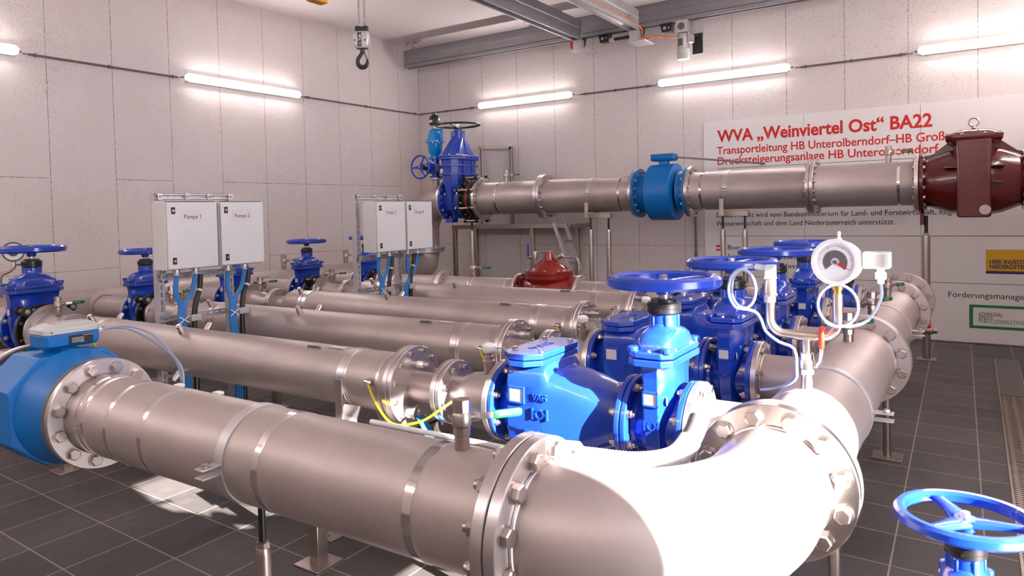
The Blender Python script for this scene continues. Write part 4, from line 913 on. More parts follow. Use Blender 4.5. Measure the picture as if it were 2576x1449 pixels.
b = MB(); b.lathe(A(0, 0, .2906), Z1, [(0, .10), (.02, .10), (.022, .07), (.05, .075), (.10, .105), (.22, .115), (.225, .14), (.262, .14), (.266, .115), (.34, .10), (.40, .085), (.43, .06), (.44, .03)], 40); b.bar(A(.10, 0, .56), A(.10, 0, .69), .05, .07); b.loft([[A(.03 + d, y, .66 + z) for y, z in sup(0, 0, .04, .06, 2)] for d in (0, .10)])
part(t, 'valve_body', b, 'skyblue', bevel=.004); bolts(t, A(0, 0, .515), -Z1, .125, 8, .012, 0)
b = MB(); b.lathe(A(0, 0, .735), Z1, [(0, .02), (.05, .02)], 12); part(t, 'cap_stem', b, 'post'); b = MB(); b.lathe(A(0, 0, .78), Z1, [(0, .075), (.01, .080), (.10, .080), (.13, .068), (.15, .042), (.155, .028), (.19, .028), (.20, .018)], 32); cp = part(t, 'cap', b, 'black')
part(cp, 'sticker', MB().box(A(-.01, -.080, .835), (.06, .005, .03)), 'label')
# black joint with red band
t = thing('dismantling_joint', 'black expansion joint with red ring right of the big blue valve', 'pipe joint', L(.3, 0, -.30))
x0 = vc.x + .179
b = MB(); b.disc((x0, HY, HZ), X1, .302, .026, 0); b.lathe((x0 + .02, HY, HZ), X1, [(0, .24), (.05, .27), (.08, .275), (.13, .275), (.16, .25), (.20, .24)], 64); b.disc((x0 + .205, HY, HZ), X1, .302, .024, 0); part(t, 'joint_body', b, 'rubber')
part(t, 'red_ring', MB().disc((x0 + .118, HY, HZ), X1, .281, .014, .25), 'redband', label='red ring')
for k in range(8):
    an = math.pi / 8 + k * math.pi / 4; pc = V((0, HY + math.cos(an) * .332, HZ + math.sin(an) * .332)); b = MB(); b.lathe(V((x0, 0, 0)) + pc, X1, [(0, .035), (.026, .035)], 6); b.lathe(V((x0 + .205, 0, 0)) + pc, X1, [(0, .035), (.024, .035)], 6)
    part(t, 'lug', b, 'rubber'); b = MB(); b.cyl(V((x0 - .04, 0, 0)) + pc, V((x0 + .29, 0, 0)) + pc, .012, 12)
    for q_ in (-.02, .03, .235): b.lathe(V((x0 + q_, 0, 0)) + pc, X1, [(0, .022), (.018, .022)], 6)
    part(t, 'tie_rod', b, 'bolt')
bolts(t, (x0 + .026, HY, HZ), X1, .262, 16, .019, 0); bolts(t, (x0 + .205, HY, HZ), (-1, 0, 0), .262, 16, .019, 0)
post(-6.03, HY, HZ - .31, 'adjustable steel post under the black joint of the high pipe', r=.034, rod=.16)
# high pipe spools
RHp = .224; xs_ = x0 + .230
def high(xa, xb, label, fa=True, fb=True, bands=(), pr=RHp):
    t = thing('steel_pipe', label, 'pipe', ((xa + xb) / 2, HY, HZ - pr), 'lengths of the high pipe at the back')
    part(t, 'pipe', MB().lathe((xa, HY, HZ), X1, [(0, pr), (.036, pr), (.041, pr + .005), (.05, pr), (xb - xa - .05, pr), (xb - xa - .042, pr + .005), (xb - xa - .036, pr), (xb - xa, pr)], 80), 'pipe')
    if fa: flange(t, (xa, HY, HZ), X1, .302, .036, pr - .02)
    if fb: flange(t, (xb - .036, HY, HZ), X1, .302, .036, pr - .02)
    for x, w in bands: band(t, (x, HY, HZ), X1, pr, w)
    return t
XM1 = -4.79
t = high(xs_ + .001, XM1, 'high stainless pipe length between the black joint and the first flange pair', bands=((-5.50, .025),)); bolts(t, (xs_ + .037, HY, HZ), X1, .262, 16, .021, 0); bolts(t, (XM1 - .036, HY, HZ), (-1, 0, 0), .262, 16, .021, 0)
t = high(XM1 + .005, -3.455, 'high stainless pipe length left of the blue flow meter', bands=((-3.66, .028),)); gasket(t, (XM1 + .0005, HY, HZ), X1, .285); bolts(t, (XM1 + .041, HY, HZ), X1, .262, 16, .021, 1)
clamp(t, (-4.06, HY, HZ), X1, RHp, .05, (0, -1, .0)); bolts(t, (-3.491, HY, HZ), (-1, 0, 0), .262, 16, .021, 0)
t = thing('flow_meter', 'blue cylindrical flow meter with small head box on the high pipe', 'flow meter', (-3.10, HY, HZ - .34))
b = MB(); b.disc((-3.452, HY, HZ), X1, .302, .030, 0); b.lathe((-3.43, HY, HZ), X1, [(0, .235), (.10, .235), (.13, .25)], 64); b.lathe((-2.92, HY, HZ), X1, [(0, .25), (.02, .24), (.10, .235)], 64); b.disc((-2.828, HY, HZ), X1, .302, .030, 0); part(t, 'neck', b, 'meter', bevel=.002)
part(t, 'housing', MB().lathe((-3.275, HY, HZ), X1, [(0, .330), (.006, .340), (.31, .340), (.316, .330)], 80), 'meter')
part(t, 'head_neck', MB().box((-3.12, HY - .02, 2.145), (.11, .09, .06)), 'meter', bevel=.004)
b = MB(); b.loft([[V((-3.12 + x, HY - .02 + y, z)) for x, y in oct_(ax, ay, .012)] for z, ax, ay in ((2.165, .13, .075), (2.18, .145, .085), (2.225, .145, .085))]); hd_ = part(t, 'head_box', b, 'meter', bevel=.003)
part(hd_, 'box_cover', MB().box((-3.12, HY - .02, 2.238), (.28, .165, .025)), 'meter', bevel=.005); part(hd_, 'plate', MB().box((-2.974, HY - .02, 2.20), (.003, .07, .03)), 'dgrey')
single('cable_conduit', 'grey cable conduit running from the head box of the blue meter to the sign', 'conduit', MB().tube([(-2.97, HY - .0, 2.205), (-2.80, HY + .2, 2.19), (-2.2, HY + 1.08, 2.13)], .012, 8), 'conduit', (-2.6, 8.9, 2.16))
bolts(t, (-3.422, HY, HZ), X1, .262, 16, .021, 1); bolts(t, (-2.828, HY, HZ), (-1, 0, 0), .262, 16, .021, 1)
XM2 = -1.45
t = high(-2.795, XM2, 'high stainless pipe length right of the blue flow meter crossing the sign', bands=((-2.64, .028),)); gasket(t, (-2.7975, HY, HZ), X1, .285, .002); bolts(t, (-2.759, HY, HZ), X1, .262, 16, .021, 0)
clamp(t, (-2.345, HY, HZ), X1, RHp, .05, (0, -1, 0)); bolts(t, (XM2 - .036, HY, HZ), (-1, 0, 0), .262, 16, .021, 0)
t = high(XM2 + .005, -.452, 'high stainless pipe length left of the dark red check valve', bands=((-.64, .026),)); gasket(t, (XM2 + .0005, HY, HZ), X1, .285); bolts(t, (XM2 + .041, HY, HZ), X1, .262, 16, .021, 1); bolts(t, (-.488, HY, HZ), (-1, 0, 0), .262, 16, .021, 0)
gasket(t, (-.4505, HY, HZ), X1, .285)
ball_valve((-.73, HY, HZ + RHp), (.98, -.1, 0), 'steel ball valve with green lever on the high pipe before the sign lettering', scale=1.25)
ball_valve((-5.42, HY, HZ + RHp), (.98, .1, 0), 'steel ball valve with green lever on the high pipe right of the big blue valve', scale=1.2)
for xc, lab in ((-3.98, 'twin-post steel support under the high pipe left of the blue meter'), (-2.29, 'twin-post steel support under the high pipe in front of the sign')):
    t = thing('pipe_support', lab, 'support', (xc, HY, 0), 'twin supports of the high pipe')
    b = MB(); b.box((xc, HY - .05, 1.515), (.33, .06, .06)); b.box((xc - .075, HY - .27, 1.585), (.05, .012, .20)); b.box((xc - .075, HY - .16, 1.515), (.05, .24, .05)); part(t, 'cross_bar', b, 'post', bevel=.003); part(t, 'bar_hole', MB().box((xc - .166, HY - .05, 1.515), (.004, .045, .045)), 'black')
    for dx in (-.125, .125):
        x = xc + dx; part(t, 'tube', MB().lathe((x, HY - .05, .01), Z1, [(0, .030), (1.28, .030), (1.31, .026)], 24), 'post'); part(t, 'threaded_rod', MB().cyl((x, HY - .05, 1.30), (x, HY - .05, 1.487), .013, 12), 'black'); part(t, 'nut', MB().lathe((x, HY - .05, 1.32), Z1, [(0, .024), (.02, .024)], 6), 'bolt'); part(t, 'base_plate', MB().box((x, HY - .05, .006), (.15, .15, .012)), 'post')
t = post(-.40, HY, HZ - .33, 'tall steel post with black rod under the red check valve flange', r=.036, rod=.20)
# dark red check valve at the right edge
rc = V((0.0, HY, HZ)); L = lambda x, y, z: rc + V((x, y, z))
t = thing('check_valve', 'large dark red check valve with bolted lid and lifting eye, right edge', 'valve', L(0, 0, -.36))
b = MB()
for x, d in ((-.445, 1), (.43, -1)): b.disc(L(x, 0, 0), (d, 0, 0), .302, .034, 0, 72, .003)
b.box(L(-.43, -.0, -.36), (.035, .16, .12))
b.loft([[L(x, y, z) for y, z in sup(0, 0, ry, rz, n, 56)] for x, ry, rz, n in ((-.42, .235, .235, 2), (-.36, .25, .25, 2.1), (-.20, .31, .31, 2.4), (-.02, .33, .33, 2.5), (.10, .33, .33, 2.5), (.22, .30, .31, 2.3), (.36, .25, .25, 2), (.41, .235, .235, 2))])
b.loft([[L(x, y, z) for x, y in oct_(ax, ay, .05)] for z, ax, ay in ((-.2, .14, .27), (.25, .16, .28), (.34, .165, .29), (.375, .215, .31), (.40, .23, .32))])
b.loft([[L(x, y, z) for y, z in ((-.02, z0), (.02, z0), (.02, z1), (-.02, z1))] for x, z0, z1 in ((-.43, .2, .26), (-.34, .2, .28), (-.22, .2, .38), (-.15, .2, .40))]); b.loft([[L(x, y, z) for y, z in ((-.02, z0), (.02, z0), (.02, z1), (-.02, z1))] for x, z0, z1 in ((.15, .2, .40), (.22, .2, .38), (.34, .2, .28), (.42, .2, .26))])
part(t, 'valve_body', b, 'red', bevel=.010)
b = MB(); b.loft([[L(x, y, z) for x, z in ((-.135 * k, -.33), (-.12 * k, -.345), (.12 * k, -.345), (.135 * k, -.33), (.135 * k, .38), (-.135 * k, .38))] for y, k in ((-.28, 1.0), (-.365, 1.0), (-.38, .95))]); part(t, 'hinge_cover', b, 'red', bevel=.012)
for z in (-.02, .13): part(t, 'rib', MB().box(L(0, -.30, z), (.46 if z < 0 else .48, .12, .016)), 'red', bevel=.005)
b = MB(); b.cyl(L(.085, -.375, -.275), L(.085, -.392, -.275), .045, 24); b.lathe(L(.085, -.392, -.275), (0, -1, 0), [(0, .026), (.02, .026)], 4); part(t, 'drain_plug', b, 'post')
b = MB(); b.prism(oct_(.23, .32, .06), L(0, 0, 0), X1, Y1, Z1, .405, .44); b.loft([[L(x, y, z) for x, y in oct_(ax, ay, .06)] for z, ax, ay in ((.44, .20, .27), (.455, .19, .26), (.485, .135, .20), (.49, .12, .18))]); b.box(L(0, 0, .49), (.03, .30, .03)); part(t, 'lid', b, 'red', bevel=.006)
for sx, sy in ((-.2, -.26), (-.09, -.295), (.09, -.295), (.2, -.26), (-.2, .26), (.2, .26), (.2, 0), (-.2, 0)): link('lid_bolt', bolt_mesh(.017), t, L(sx, sy, .44) - wpos(t))
b = MB(); b.tube([L(.0 + .04 * math.cos(k * math.pi / 12), -.10, .565 + .04 * math.sin(k * math.pi / 12)) for k in range(24)], .0095, 10, closed=True); b.lathe(L(0, -.10, .49), Z1, [(0, .022), (.025, .022), (.04, .012)], 16); part(t, 'lifting_eye', b, 'bolt')
bolts(t, L(-.411, 0, 0), X1, .262, 16, .021, 0); bolts(t, L(.396, 0, 0), (-1, 0, 0), .262, 16, .021, 0)
t = high(.435, 1.19, 'stub of the high pipe leaving right of the dark red check valve', fb=False); gasket(t, (.4312, HY, HZ), X1, .285, .003); bolts(t, (.471, HY, HZ), X1, .262, 16, .021, 0)
part(t, 'end_plate', MB().disc((1.17, HY, HZ), X1, .30, .03, 0), 'flange')

# ------------------------------------------------------------------ fifth line with the red control valve
RB5 = .118
x_l, x_r = -3.93, -3.17
t = thing('steel_pipe', 'slim stainless pipe left of the brick red control valve behind the pumps', 'pipe', (-4.8, B5, ZA - RB5))
part(t, 'pipe', MB().lathe((-5.70, B5, ZA), X1, [(0, RB5), (1.845, RB5)], 56), 'pipe')
for x in (-5.70, -4.84, -4.812, -3.857): flange(t, (x, B5, ZA), X1, .172, .026, RB5 - .01)
for x in (-4.40, -3.98, -5.50): band(t, (x, B5, ZA), X1, RB5, .02, 'flange')
bolts(t, (-4.786, B5, ZA), X1, .147, 8, .013, 0); bolts(t, (-5.674, B5, ZA), X1, .147, 8, .013, 0); bolts(t, (-3.857, B5, ZA), (-1, 0, 0), .147, 8, .013, 0)
ball_valve((-4.43, B5, ZA + RB5), (.97, .2, 0), 'steel ball valve with green lever on the slim pipe left of the red control valve', scale=1.2)
gate_valve((XV, B5, ZA), 1.0, 'blue gate valve behind the second cabinet pair, bonnet seen under the cabinets', 'gate valves of the left-hand row', letters=False)
t = thing('dismantling_joint', 'black joint with red inner ring right of the farthest left-hand gate valve', 'pipe joint', (-5.78, B5, ZA - .17), 'black joints of the left-hand row')
b = MB(); b.disc((-5.854, B5, ZA), X1, .17, .024, 0); b.lathe((-5.83, B5, ZA), X1, [(0, .13), (.10, .13)], 40); b.disc((-5.727, B5, ZA), X1, .165, .024, 0); part(t, 'joint_body', b, 'rubber'); part(t, 'red_ring', MB().disc((-5.765, B5, ZA), X1, .150, .02, .12), 'redband')
bolts(t, (-5.83, B5, ZA), X1, .147, 8, .013, 0)
t = thing('stub_pipe', 'short stainless stub joining the left collector to the valve behind cabinet three', 'pipe', (-6.4, B5, ZA - .11), 'stubs of the left collector')
part(t, 'pipe', MB().cyl((-6.72, B5, ZA), (-6.105, B5, ZA), .112, 40), 'pipe'); flange(t, (-6.112, B5, ZA), X1, .17, .026, .1)
cc = V((-3.50, B5, ZA)); L = lambda x, y, z: cc + V((x, y, z))
t = thing('control_valve', 'brick red domed control valve with small pilot pipes in the slim line', 'valve', L(0, 0, -.19))
b = MB()
for sx in (-1, 1): b.disc(L(.33 * sx, 0, 0), (-sx, 0, 0), .172, .028, 0, 56, .003)
b.loft([[L(x, y, z + .01) for y, z in sup(0, 0, ry, rz, n, 48)] for x, ry, rz, n in ((-.31, .11, .11, 2), (-.24, .13, .125, 2), (-.15, .20, .15, 2.3), (0, .235, .155, 2.6), (.15, .20, .15, 2.3), (.24, .13, .125, 2), (.31, .11, .11, 2))])
b.lathe(L(0, 0, .02), Z1, [(0, .20), (.10, .225), (.115, .24), (.155, .24)], 56); part(t, 'valve_body', b, 'red2', bevel=.005)
b = MB(); b.lathe(L(0, 0, .178), Z1, [(0, .24), (.035, .24), (.04, .19), (.075, .17), (.10, .13), (.115, .085), (.13, .058), (.215, .040), (.222, .03)], 56)
for k in range(6):
    an = k * math.pi / 3 + .2; b.bar(L(.17 * math.cos(an), .17 * math.sin(an), .23), L(.055 * math.cos(an), .055 * math.sin(an), .31), .018, .03)
part(t, 'bonnet', b, 'red2', bevel=.003); bolts(t, L(0, 0, .213), Z1, .215, 10, .016, 0)
bolts(t, L(-.302, 0, 0), X1, .147, 8, .015, 0); bolts(t, L(.302, 0, 0), (-1, 0, 0), .147, 8, .013, 0)
b = MB(); b.tube(bez([L(-.13, -.05, .24), L(-.13, -.05, .33), L(-.10, -.05, .385), L(-.04, -.02, .395)], 6), .010, 8); b.lathe(L(-.13, -.05, .30), Z1, [(0, .022), (.06, .03), (.10, .022)], 12); b.cyl(L(-.20, -.05, .34), L(-.10, -.05, .34), .018, 12); part(t, 'pilot_valve', b, 'post')
part(t, 'pilot_lever', MB().box(L(-.205, -.055, .405), (.018, .008, .13)), 'bluegrip', label='blue lever')
b = MB(); b.tube([L(.03, 0, .34), L(.25, .02, .345), L(.30, .02, .335), L(.318, .02, .30), L(.32, .02, .145)], .009, 8); b.cyl(L(.10, 0, .33), L(.155, 0, .365), .022, 12); part(t, 'pilot_pipe', b, 'post')
part(t, 'blue_tag', MB().box(L(-.26, -.145, .06), (.012, .006, .13)), 'bluegrip')
t = thing('steel_pipe', 'slim stainless pipe right of the brick red control valve', 'pipe', (-2.6, B5, ZA - RB5))
part(t, 'pipe', MB().lathe((-3.168, B5, ZA), X1, [(0, RB5), (.95, RB5)], 56), 'pipe'); flange(t, (-3.168, B5, ZA), X1, .172, .026, RB5 - .01); flange(t, (-2.244, B5, ZA), X1, .172, .026, RB5 - .01)
band(t, (-2.98, B5, ZA), X1, RB5, .03, 'flange'); band(t, (-2.70, B5, ZA), X1, RB5, .03, 'flange'); bolts(t, (-3.142, B5, ZA), X1, .147, 8, .013, 0); bolts(t, (-2.244, B5, ZA), (-1, 0, 0), .147, 8, .013, 0)
check_valve((-1.926, B5, ZA), 1.0, 'blue check valve at the back in front of the sign, beyond the valve rows', None, letters=False)
t = thing('steel_pipe', 'short stainless pipe between the rear check valve and the black-wheeled valve', 'pipe', (-1.3, B5, ZA - RB5))
part(t, 'pipe', MB().cyl((-1.634, B5, ZA), (-.962, B5, ZA), RB5, 48), 'pipe'); flange(t, (-1.634, B5, ZA), X1, .172, .026, .1); flange(t, (-.988, B5, ZA), X1, .172, .026, .1); bolts(t, (-1.608, B5, ZA), X1, .147, 8, .013, 0)
ball_valve((-1.36, B5, ZA + RB5), (.2, -.97, 0), 'steel ball valve on the short pipe beside the black-wheeled valve')
gb = V((-.85, B5, ZA)); L = lambda x, y, z: gb + V((x, y, z))
t = thing('butterfly_valve', 'butterfly valve with black handwheel and grey gearbox at the collector end', 'valve', L(0, 0, -.17))
b = MB()
for x, d in ((-.11, 1), (.11, -1)): b.disc(L(x, 0, 0), (d, 0, 0), .172, .024, 0, 56)
b.lathe(L(-.1, 0, 0), X1, [(0, .13), (.2, .13)], 40); b.cyl(L(0, 0, .12), L(0, 0, .17), .05, 20); part(t, 'valve_body', b, 'blue', bevel=.003)
b = MB(); b.cyl(L(-.06, 0, .21), L(.06, 0, .21), .075, 32); b.box(L(0, .0, .265), (.16, .10, .05)); b.cyl(L(-.075, 0, .21), L(.075, 0, .21), .03, 16)
for k in range(18):
    an = k * math.pi / 9; b.box(L(-.062, .06 * math.cos(an), .21 + .06 * math.sin(an)), (.012, .012, .012))
part(t, 'gearbox', b, 'dgrey', bevel=.004)
part(t, 'stem', MB().cyl(L(-.03, 0, .28), L(-.03, 0, .33), .012, 12), 'post'); handwheel(t, L(-.03, 0, .335), .10, Z1, 'black', .022, .022, .024, .04, .03, 3, 0, True, drop=.015)
bolts(t, L(.086, 0, 0), (-1, 0, 0), .147, 8, .013, 0)

# gauge at the far left on the left collector
go = V((LX, 2.74, LZc + RH)); G = lambda x, y, z: go + V((x, y, z))
t = thing('pressure_gauge', 'round pressure gauge with black switch box above the large left valve', 'gauge', go)
b = MB(); b.tube([G(0, -.05, -.01), G(0, -.05, .17), G(0, -.03, .20), G(0, .02, .215), G(0, .06, .25), G(0, .065, .32)], .017, 12); b.tube([G(0, -.05, .17), G(0, -.10, .20), G(0, -.12, .26)], .015, 12); part(t, 'pipe_tree', b, 'post')
gc = G(.0, .065, .385); gd = V((.90, -.43, 0)).normalized()
b = MB(); b.lathe(gc - gd * .03, gd, [(0, .07), (.055, .078), (.06, .086), (.072, .086), (.072, .074), (.064, .072)], 48); part(t, 'case', b, 'dgrey'); part(t, 'dial', MB().cyl(gc + gd * .03, gc + gd * .036, .073, 48), 'paper')
gu = V((.43, .90, 0)); b = MB(); b.cyl(gc + gd * .036, gc + gd * .038, .04, 32); part(t, 'contact_ring', b, 'dgrey')
part(t, 'contact_box', MB().box(G(.0, .20, .40), (.07, .10, .07)), 'black', bevel=.006)
part(t, 'signal_cable', MB().tube(bez([G(0, .065, .26), G(.02, .13, .27), G(.03, .19, .20), G(.02, .17, .13), G(0, .10, .12), G(0, .02, .15)], 8), .006, 8), 'dgrey')
# ------------------------------------------------------------------ control cabinets on strut racks between the pumps
def strut(t, name, a, b, w=.041, d=.021, slotdir=(1, 0, 0)):
    """slotted channel from a to b; open side faces slotdir"""
    a, b = V(a), V(b); ax = (b - a).normalized(); L = (b - a).length; n = V(slotdir).normalized(); s = ax.cross(n)
    m = MB(); th = .003
    rot = Matrix((s, n, ax)).transposed(); c = (a + b) / 2
    for k in (-1, 1): m.box(c + s * k * (w / 2 - th / 2), (th, d, L), rot); m.box(c + s * k * (w / 2 - .006) + n * (d / 2 - th / 2), (.011, th, L), rot)
    # slotted web
    p = .05; k = 0; z = 0.0
    while z < L - 1e-6:
        seg = min(.018, L - z); m.box(a + ax * (z + seg / 2) - n * (d / 2 - th / 2), (w - .006, th, seg), rot); z += seg
        if z >= L: break
        seg = min(.032, L - z)
        for q in (-1, 1): m.box(a + ax * (z + seg / 2) - n * (d / 2 - th / 2) + s * q * (w / 2 - .0105), (.014, th, seg), rot)
        z += seg
    return part(t, name, m, 'zinc')
def cabinet(y0, y1, xf, z0, z1, title, label):
    xb = xf - .170; t = thing('control_cabinet', label, 'cabinet', ((xb + xf) / 2, (y0 + y1) / 2, z0), 'pump cabinets')
    part(t, 'case', MB().box(((xb + xf - .02) / 2, (y0 + y1) / 2, (z0 + z1) / 2), (xf - .02 - xb, y1 - y0, z1 - z0)), 'box', bevel=.004)
    dr = part(t, 'door', MB().box((xf - .008, (y0 + y1) / 2, (z0 + z1) / 2 + .001), (.020, y1 - y0 - .008, z1 - z0 - .010)), 'box', bevel=.004)
    x = xf + .003
    for z in (z0 + .06, z1 - .06):
        lk = part(dr, 'lock', MB().box((x, y0 + .045, z), (.006, .028, .044)), 'black', bevel=.002)
        k = MB(); k.lathe((x + .003, y0 + .045, z), X1, [(0, .0095), (.002, .0095), (.002, .005), (.001, .005)], 16); k.box((x + .004, y0 + .048, z), (.002, .010, .003)); part(dr, 'lock_insert', k, 'bolt')
        part(dr, 'hinge_cap', MB().box((xf + .0025, y1 - .018, z), (.002, .022, .045)), 'box', bevel=.0005)
    zc = z1 - .098; yc = (y0 + y1) / 2 - .005
    lb = part(dr, 'title_plate', MB().box((xf + .0028, yc, zc), (.002, .155, .085)), 'label')
    text(lb, 'lettering', title, .040, (xf + .004, yc - .062, zc - .016), Y1, Z1, 'ink', .122, .0003)
    part(dr, 'door_gap', MB().box((xf - .0195, (y0 + y1) / 2, z1 - .001), (.004, y1 - y0 - .01, .004)), 'gasket')
    for dy in (.12, .26):
        g = MB(); g.lathe((xb + .065, y0 + dy, z0 + .002), -Z1, [(0, .028), (.018, .028), (.020, .022), (.03, .022)], 20); part(t, 'cable_gland', g, 'flange'); part(t, 'gland_sleeve', MB().cyl((xb + .065, y0 + dy, z0 - .026), (xb + .065, y0 + dy, z0 - .042), .016, 14), 'white')
    return t
def rack(xp, ya, yb_, xf, boxes, lab, first):
    t = thing('cabinet_rack', lab, 'rack', (xp, (ya + yb_) / 2, 0), 'slotted racks')
    zt, zm, zb = 1.755, 1.215, .93
    for y in (ya, yb_):
        strut(t, 'upright', (xp, y, .009), (xp, y, zt + .02), .046, .052, (-1, 0, 0))
        part(t, 'base_plate', MB().box((xp, y, .004), (.12, .10, .008)), 'zinc')
    for nm, z in (('rail', zt), ('rail', zm)): strut(t, nm, (xp + .037, ya - .03, z), (xp + .037, yb_ + .03, z))
    strut(t, 'rail', (xp + .040, ya - .02, zb), (xp + .040, yb_ + .10, zb + .0), .041, .026)
    for z in (zt, zm):
        for y in (ya, ya + .20, (ya + yb_) / 2 + .1, yb_): part(t, 'bracket', MB().box((xp + .052, y, z), (.008, .034, .048)), 'zinc', bevel=.002); link('bolt', bolt_mesh(.010), t, V((xp + .056, y, z)) - wpos(t)).rotation_euler = (0, math.pi / 2, 0)
    return t
XP = -4.555
rack(XP, 2.715, 3.258, -4.31, None, 'slotted steel rack carrying the nearer cabinet pair', True)
rack(XP + .05, 4.525, 5.065, -4.29, None, 'slotted steel rack carrying the farther cabinet pair', False)
B_ = ((2.637, 3.010, -4.31, 'Pumpe 1', 'grey cabinet marked Pumpe 1, left box of the nearer pair'), (3.032, 3.392, -4.31, 'Pumpe 2', 'grey cabinet marked Pumpe 2, right box of the nearer pair'), (4.535, 4.905, -4.26, 'Pumpe 3', 'grey cabinet marked Pumpe 3, left box of the farther pair'), (4.925, 5.290, -4.26, 'Pumpe 4', 'grey cabinet marked Pumpe 4, right box of the farther pair'))
zc0, zc1 = 1.268, 1.716
for k, (y0, y1, xf, ti, lab) in enumerate(B_):
    cabinet(y0, y1, xf, zc0, zc1, ti, lab)
    xc = xf - .105; n_ = ti; hlim = (9, 3.255, 9, 5.065)[k]
    for j, dy in enumerate((.12, .26)):
        ym = y0 + .155; yl = min(y0 + .135, hlim - .08)
        pth = bez([(xc, y0 + dy, zc0 - .045), (xc, y0 + dy - (.01 if j == 0 else .03), zc0 - .16), (xc + .005, ym + (-.02 if j == 0 else .012), 1.02), (xc + .015, yl + (-.01 if j == 0 else .02), .90), (xc + .02, yl + (.0 if j == 0 else .03), .70), (xc + .03, yl + (.01 if j == 0 else .04), .35), (xc + .04, yl + (.02 if j == 0 else .05), .012)], 8)
        single('flat_cable', 'flat blue cable from the %s gland of cabinet %s down to the floor' % (('left', 'right')[j], n_), 'cable', MB().strip(pth, (.12, 1, 0), .030, .011), 'cableblue', (xc, y0 + dy, .01), 'blue cables under the cabinets')
    hy_ = min(y0 + .235, hlim); hx_ = xc + .004
    pth = bez([(hx_ - .01, min(y0 + .30, hlim + .08), zc0 - .05), (hx_ - .01, min(y0 + .29, hlim + .06), zc0 - .15), (hx_, min(y0 + .26, hlim + .02), 1.06), (hx_ + .002, hy_, .93), (hx_ + .002, hy_, .65), (hx_, hy_, .30), (hx_, hy_, .012)], 8)
    hs = thing('conduit_hose', 'thick black cable hose behind the blue cables of cabinet %s' % n_, 'hose', (hx_, hy_, .01), 'black hoses under the cabinets')
    part(hs, 'hose', MB().tube(pth, .0185, 14), 'rubber'); q = len(pth) // 5; part(hs, 'white_label', MB().tube(pth[q - 1:q + 2], .0195, 14), 'label')
    # cable ties on the lower rail
    for yy in (y0 + .14,):
        tie = MB(); c = V((xc + .016, yy + .008, .925)); 
        for sg_ in (-1, 1): tie.bar(c + V((.010, -.034, -.022 * sg_)), c + V((.010, .036, .022 * sg_)), .006, .003, X1)
        single('cable_tie', 'white crossed cable tie around the blue cables of cabinet %s' % n_, 'cable tie', tie, 'white', c, 'cable ties on the racks')
    cl = MB(); c = V((hx_, hy_, .930)); cl.box(c + V((.027, 0, 0)), (.008, .075, .045)); cl.box(c + V((.008, .034, 0)), (.036, .006, .04)); cl.box(c + V((.008, -.034, 0)), (.036, .006, .04)); single('hose_clip', 'galvanised clip holding the black hose of cabinet %s on its rail' % n_, 'clip', cl, 'zinc', c, 'hose clips on the racks', bevel=.003)

# ------------------------------------------------------------------ platform with rail and ladder by the back wall
t = thing('platform', 'small steel platform with handrail frame beside the back wall', 'platform', (-5.75, 9.2, 0))
b = MB(); b.box((-5.74, 8.93, 1.375), (2.08, .06, .06)); b.box((-5.74, 9.50, 1.375), (2.08, .06, .06)); b.box((-6.75, 9.21, 1.375), (.06, .56, .06)); b.box((-4.73, 9.21, 1.375), (.06, .56, .06)); part(t, 'deck_frame', b, 'post', bevel=.004)
part(t, 'deck', MB().box((-5.74, 9.215, 1.398), (2.0, .52, .012)), 'post')
for x in (-6.74, -5.33): part(t, 'leg', MB().box((x, 8.93, .67), (.06, .06, 1.35)), 'post', bevel=.004)
for x in (-6.74, -4.9): part(t, 'leg', MB().box((x, 9.50, .67), (.06, .06, 1.35)), 'post', bevel=.004)
b = MB(); b.box((-6.0, 9.45, 2.0), (.05, .05, 1.22)); b.bar((-6.6, 9.45, 2.64), (-5.975, 9.45, 2.585), .05, .05); b.box((-6.6, 9.45, 2.02), (.05, .05, 1.26)); part(t, 'handrail', b, 'post', bevel=.004)
t = thing('ladder', 'slanted steel ladder leaning at the platform behind the red control valve', 'ladder', (-4.5, 8.7, 0))
top = V((-4.765, 0, 1.43)); bot = V((-4.225, 0, .0))
for y in (8.55, 8.86): part(t, 'side_rail', MB().bar(top + V((0, y, 0)), bot + V((0, y, 0.01)), .058, .026, (1, 0, .3)), 'zinc', bevel=.002)
for k in range(1, 5):
    p = bot.lerp(top, k / 5.0 + .02); part(t, 'tread', MB().box(p + V((0, 8.705, 0)), (.09, .285, .03)), 'post', bevel=.002)

# ------------------------------------------------------------------ light crane under the ceiling
def ibeam(t, name, a, b, w, h, mat='beam'):
    """cold-rolled crane profile: box web with flared lower lips"""
    a, b = V(a), V(b); ax = (b - a).normalized(); L = (b - a).length; s = ax.cross(Z1)
    pr = [(-w * .36, h / 2), (w * .36, h / 2), (w * .40, h * .44), (w * .40, h * .10), (w * .36, h * .06), (w * .36, -h * .28), (w * .50, -h * .34), (w * .50, -h * .50), (w * .36, -h * .50), (w * .36, -h * .42), (w * .12, -h * .36), (-w * .12, -h * .36), (-w * .36, -h * .42), (-w * .36, -h * .50), (-w * .50, -h * .50), (-w * .50, -h * .34), (-w * .36, -h * .28), (-w * .36, h * .06), (-w * .40, h * .10), (-w * .40, h * .44)]
    m = MB(); m.prism(pr, a, s, Z1, ax, 0, L); return part(t, name, m, mat, ang=20)
RYc, RZ0, RZ1 = 9.06, 3.985, 4.275
t = thing('crane_rail', 'grey steel crane rail hung under the ceiling along the back wall', 'crane rail', (-3.3, RYc, RZ0))
ibeam(t, 'rail', (-7.76, RYc, (RZ0 + RZ1) / 2), (1.20, RYc, (RZ0 + RZ1) / 2), .12, RZ1 - RZ0)
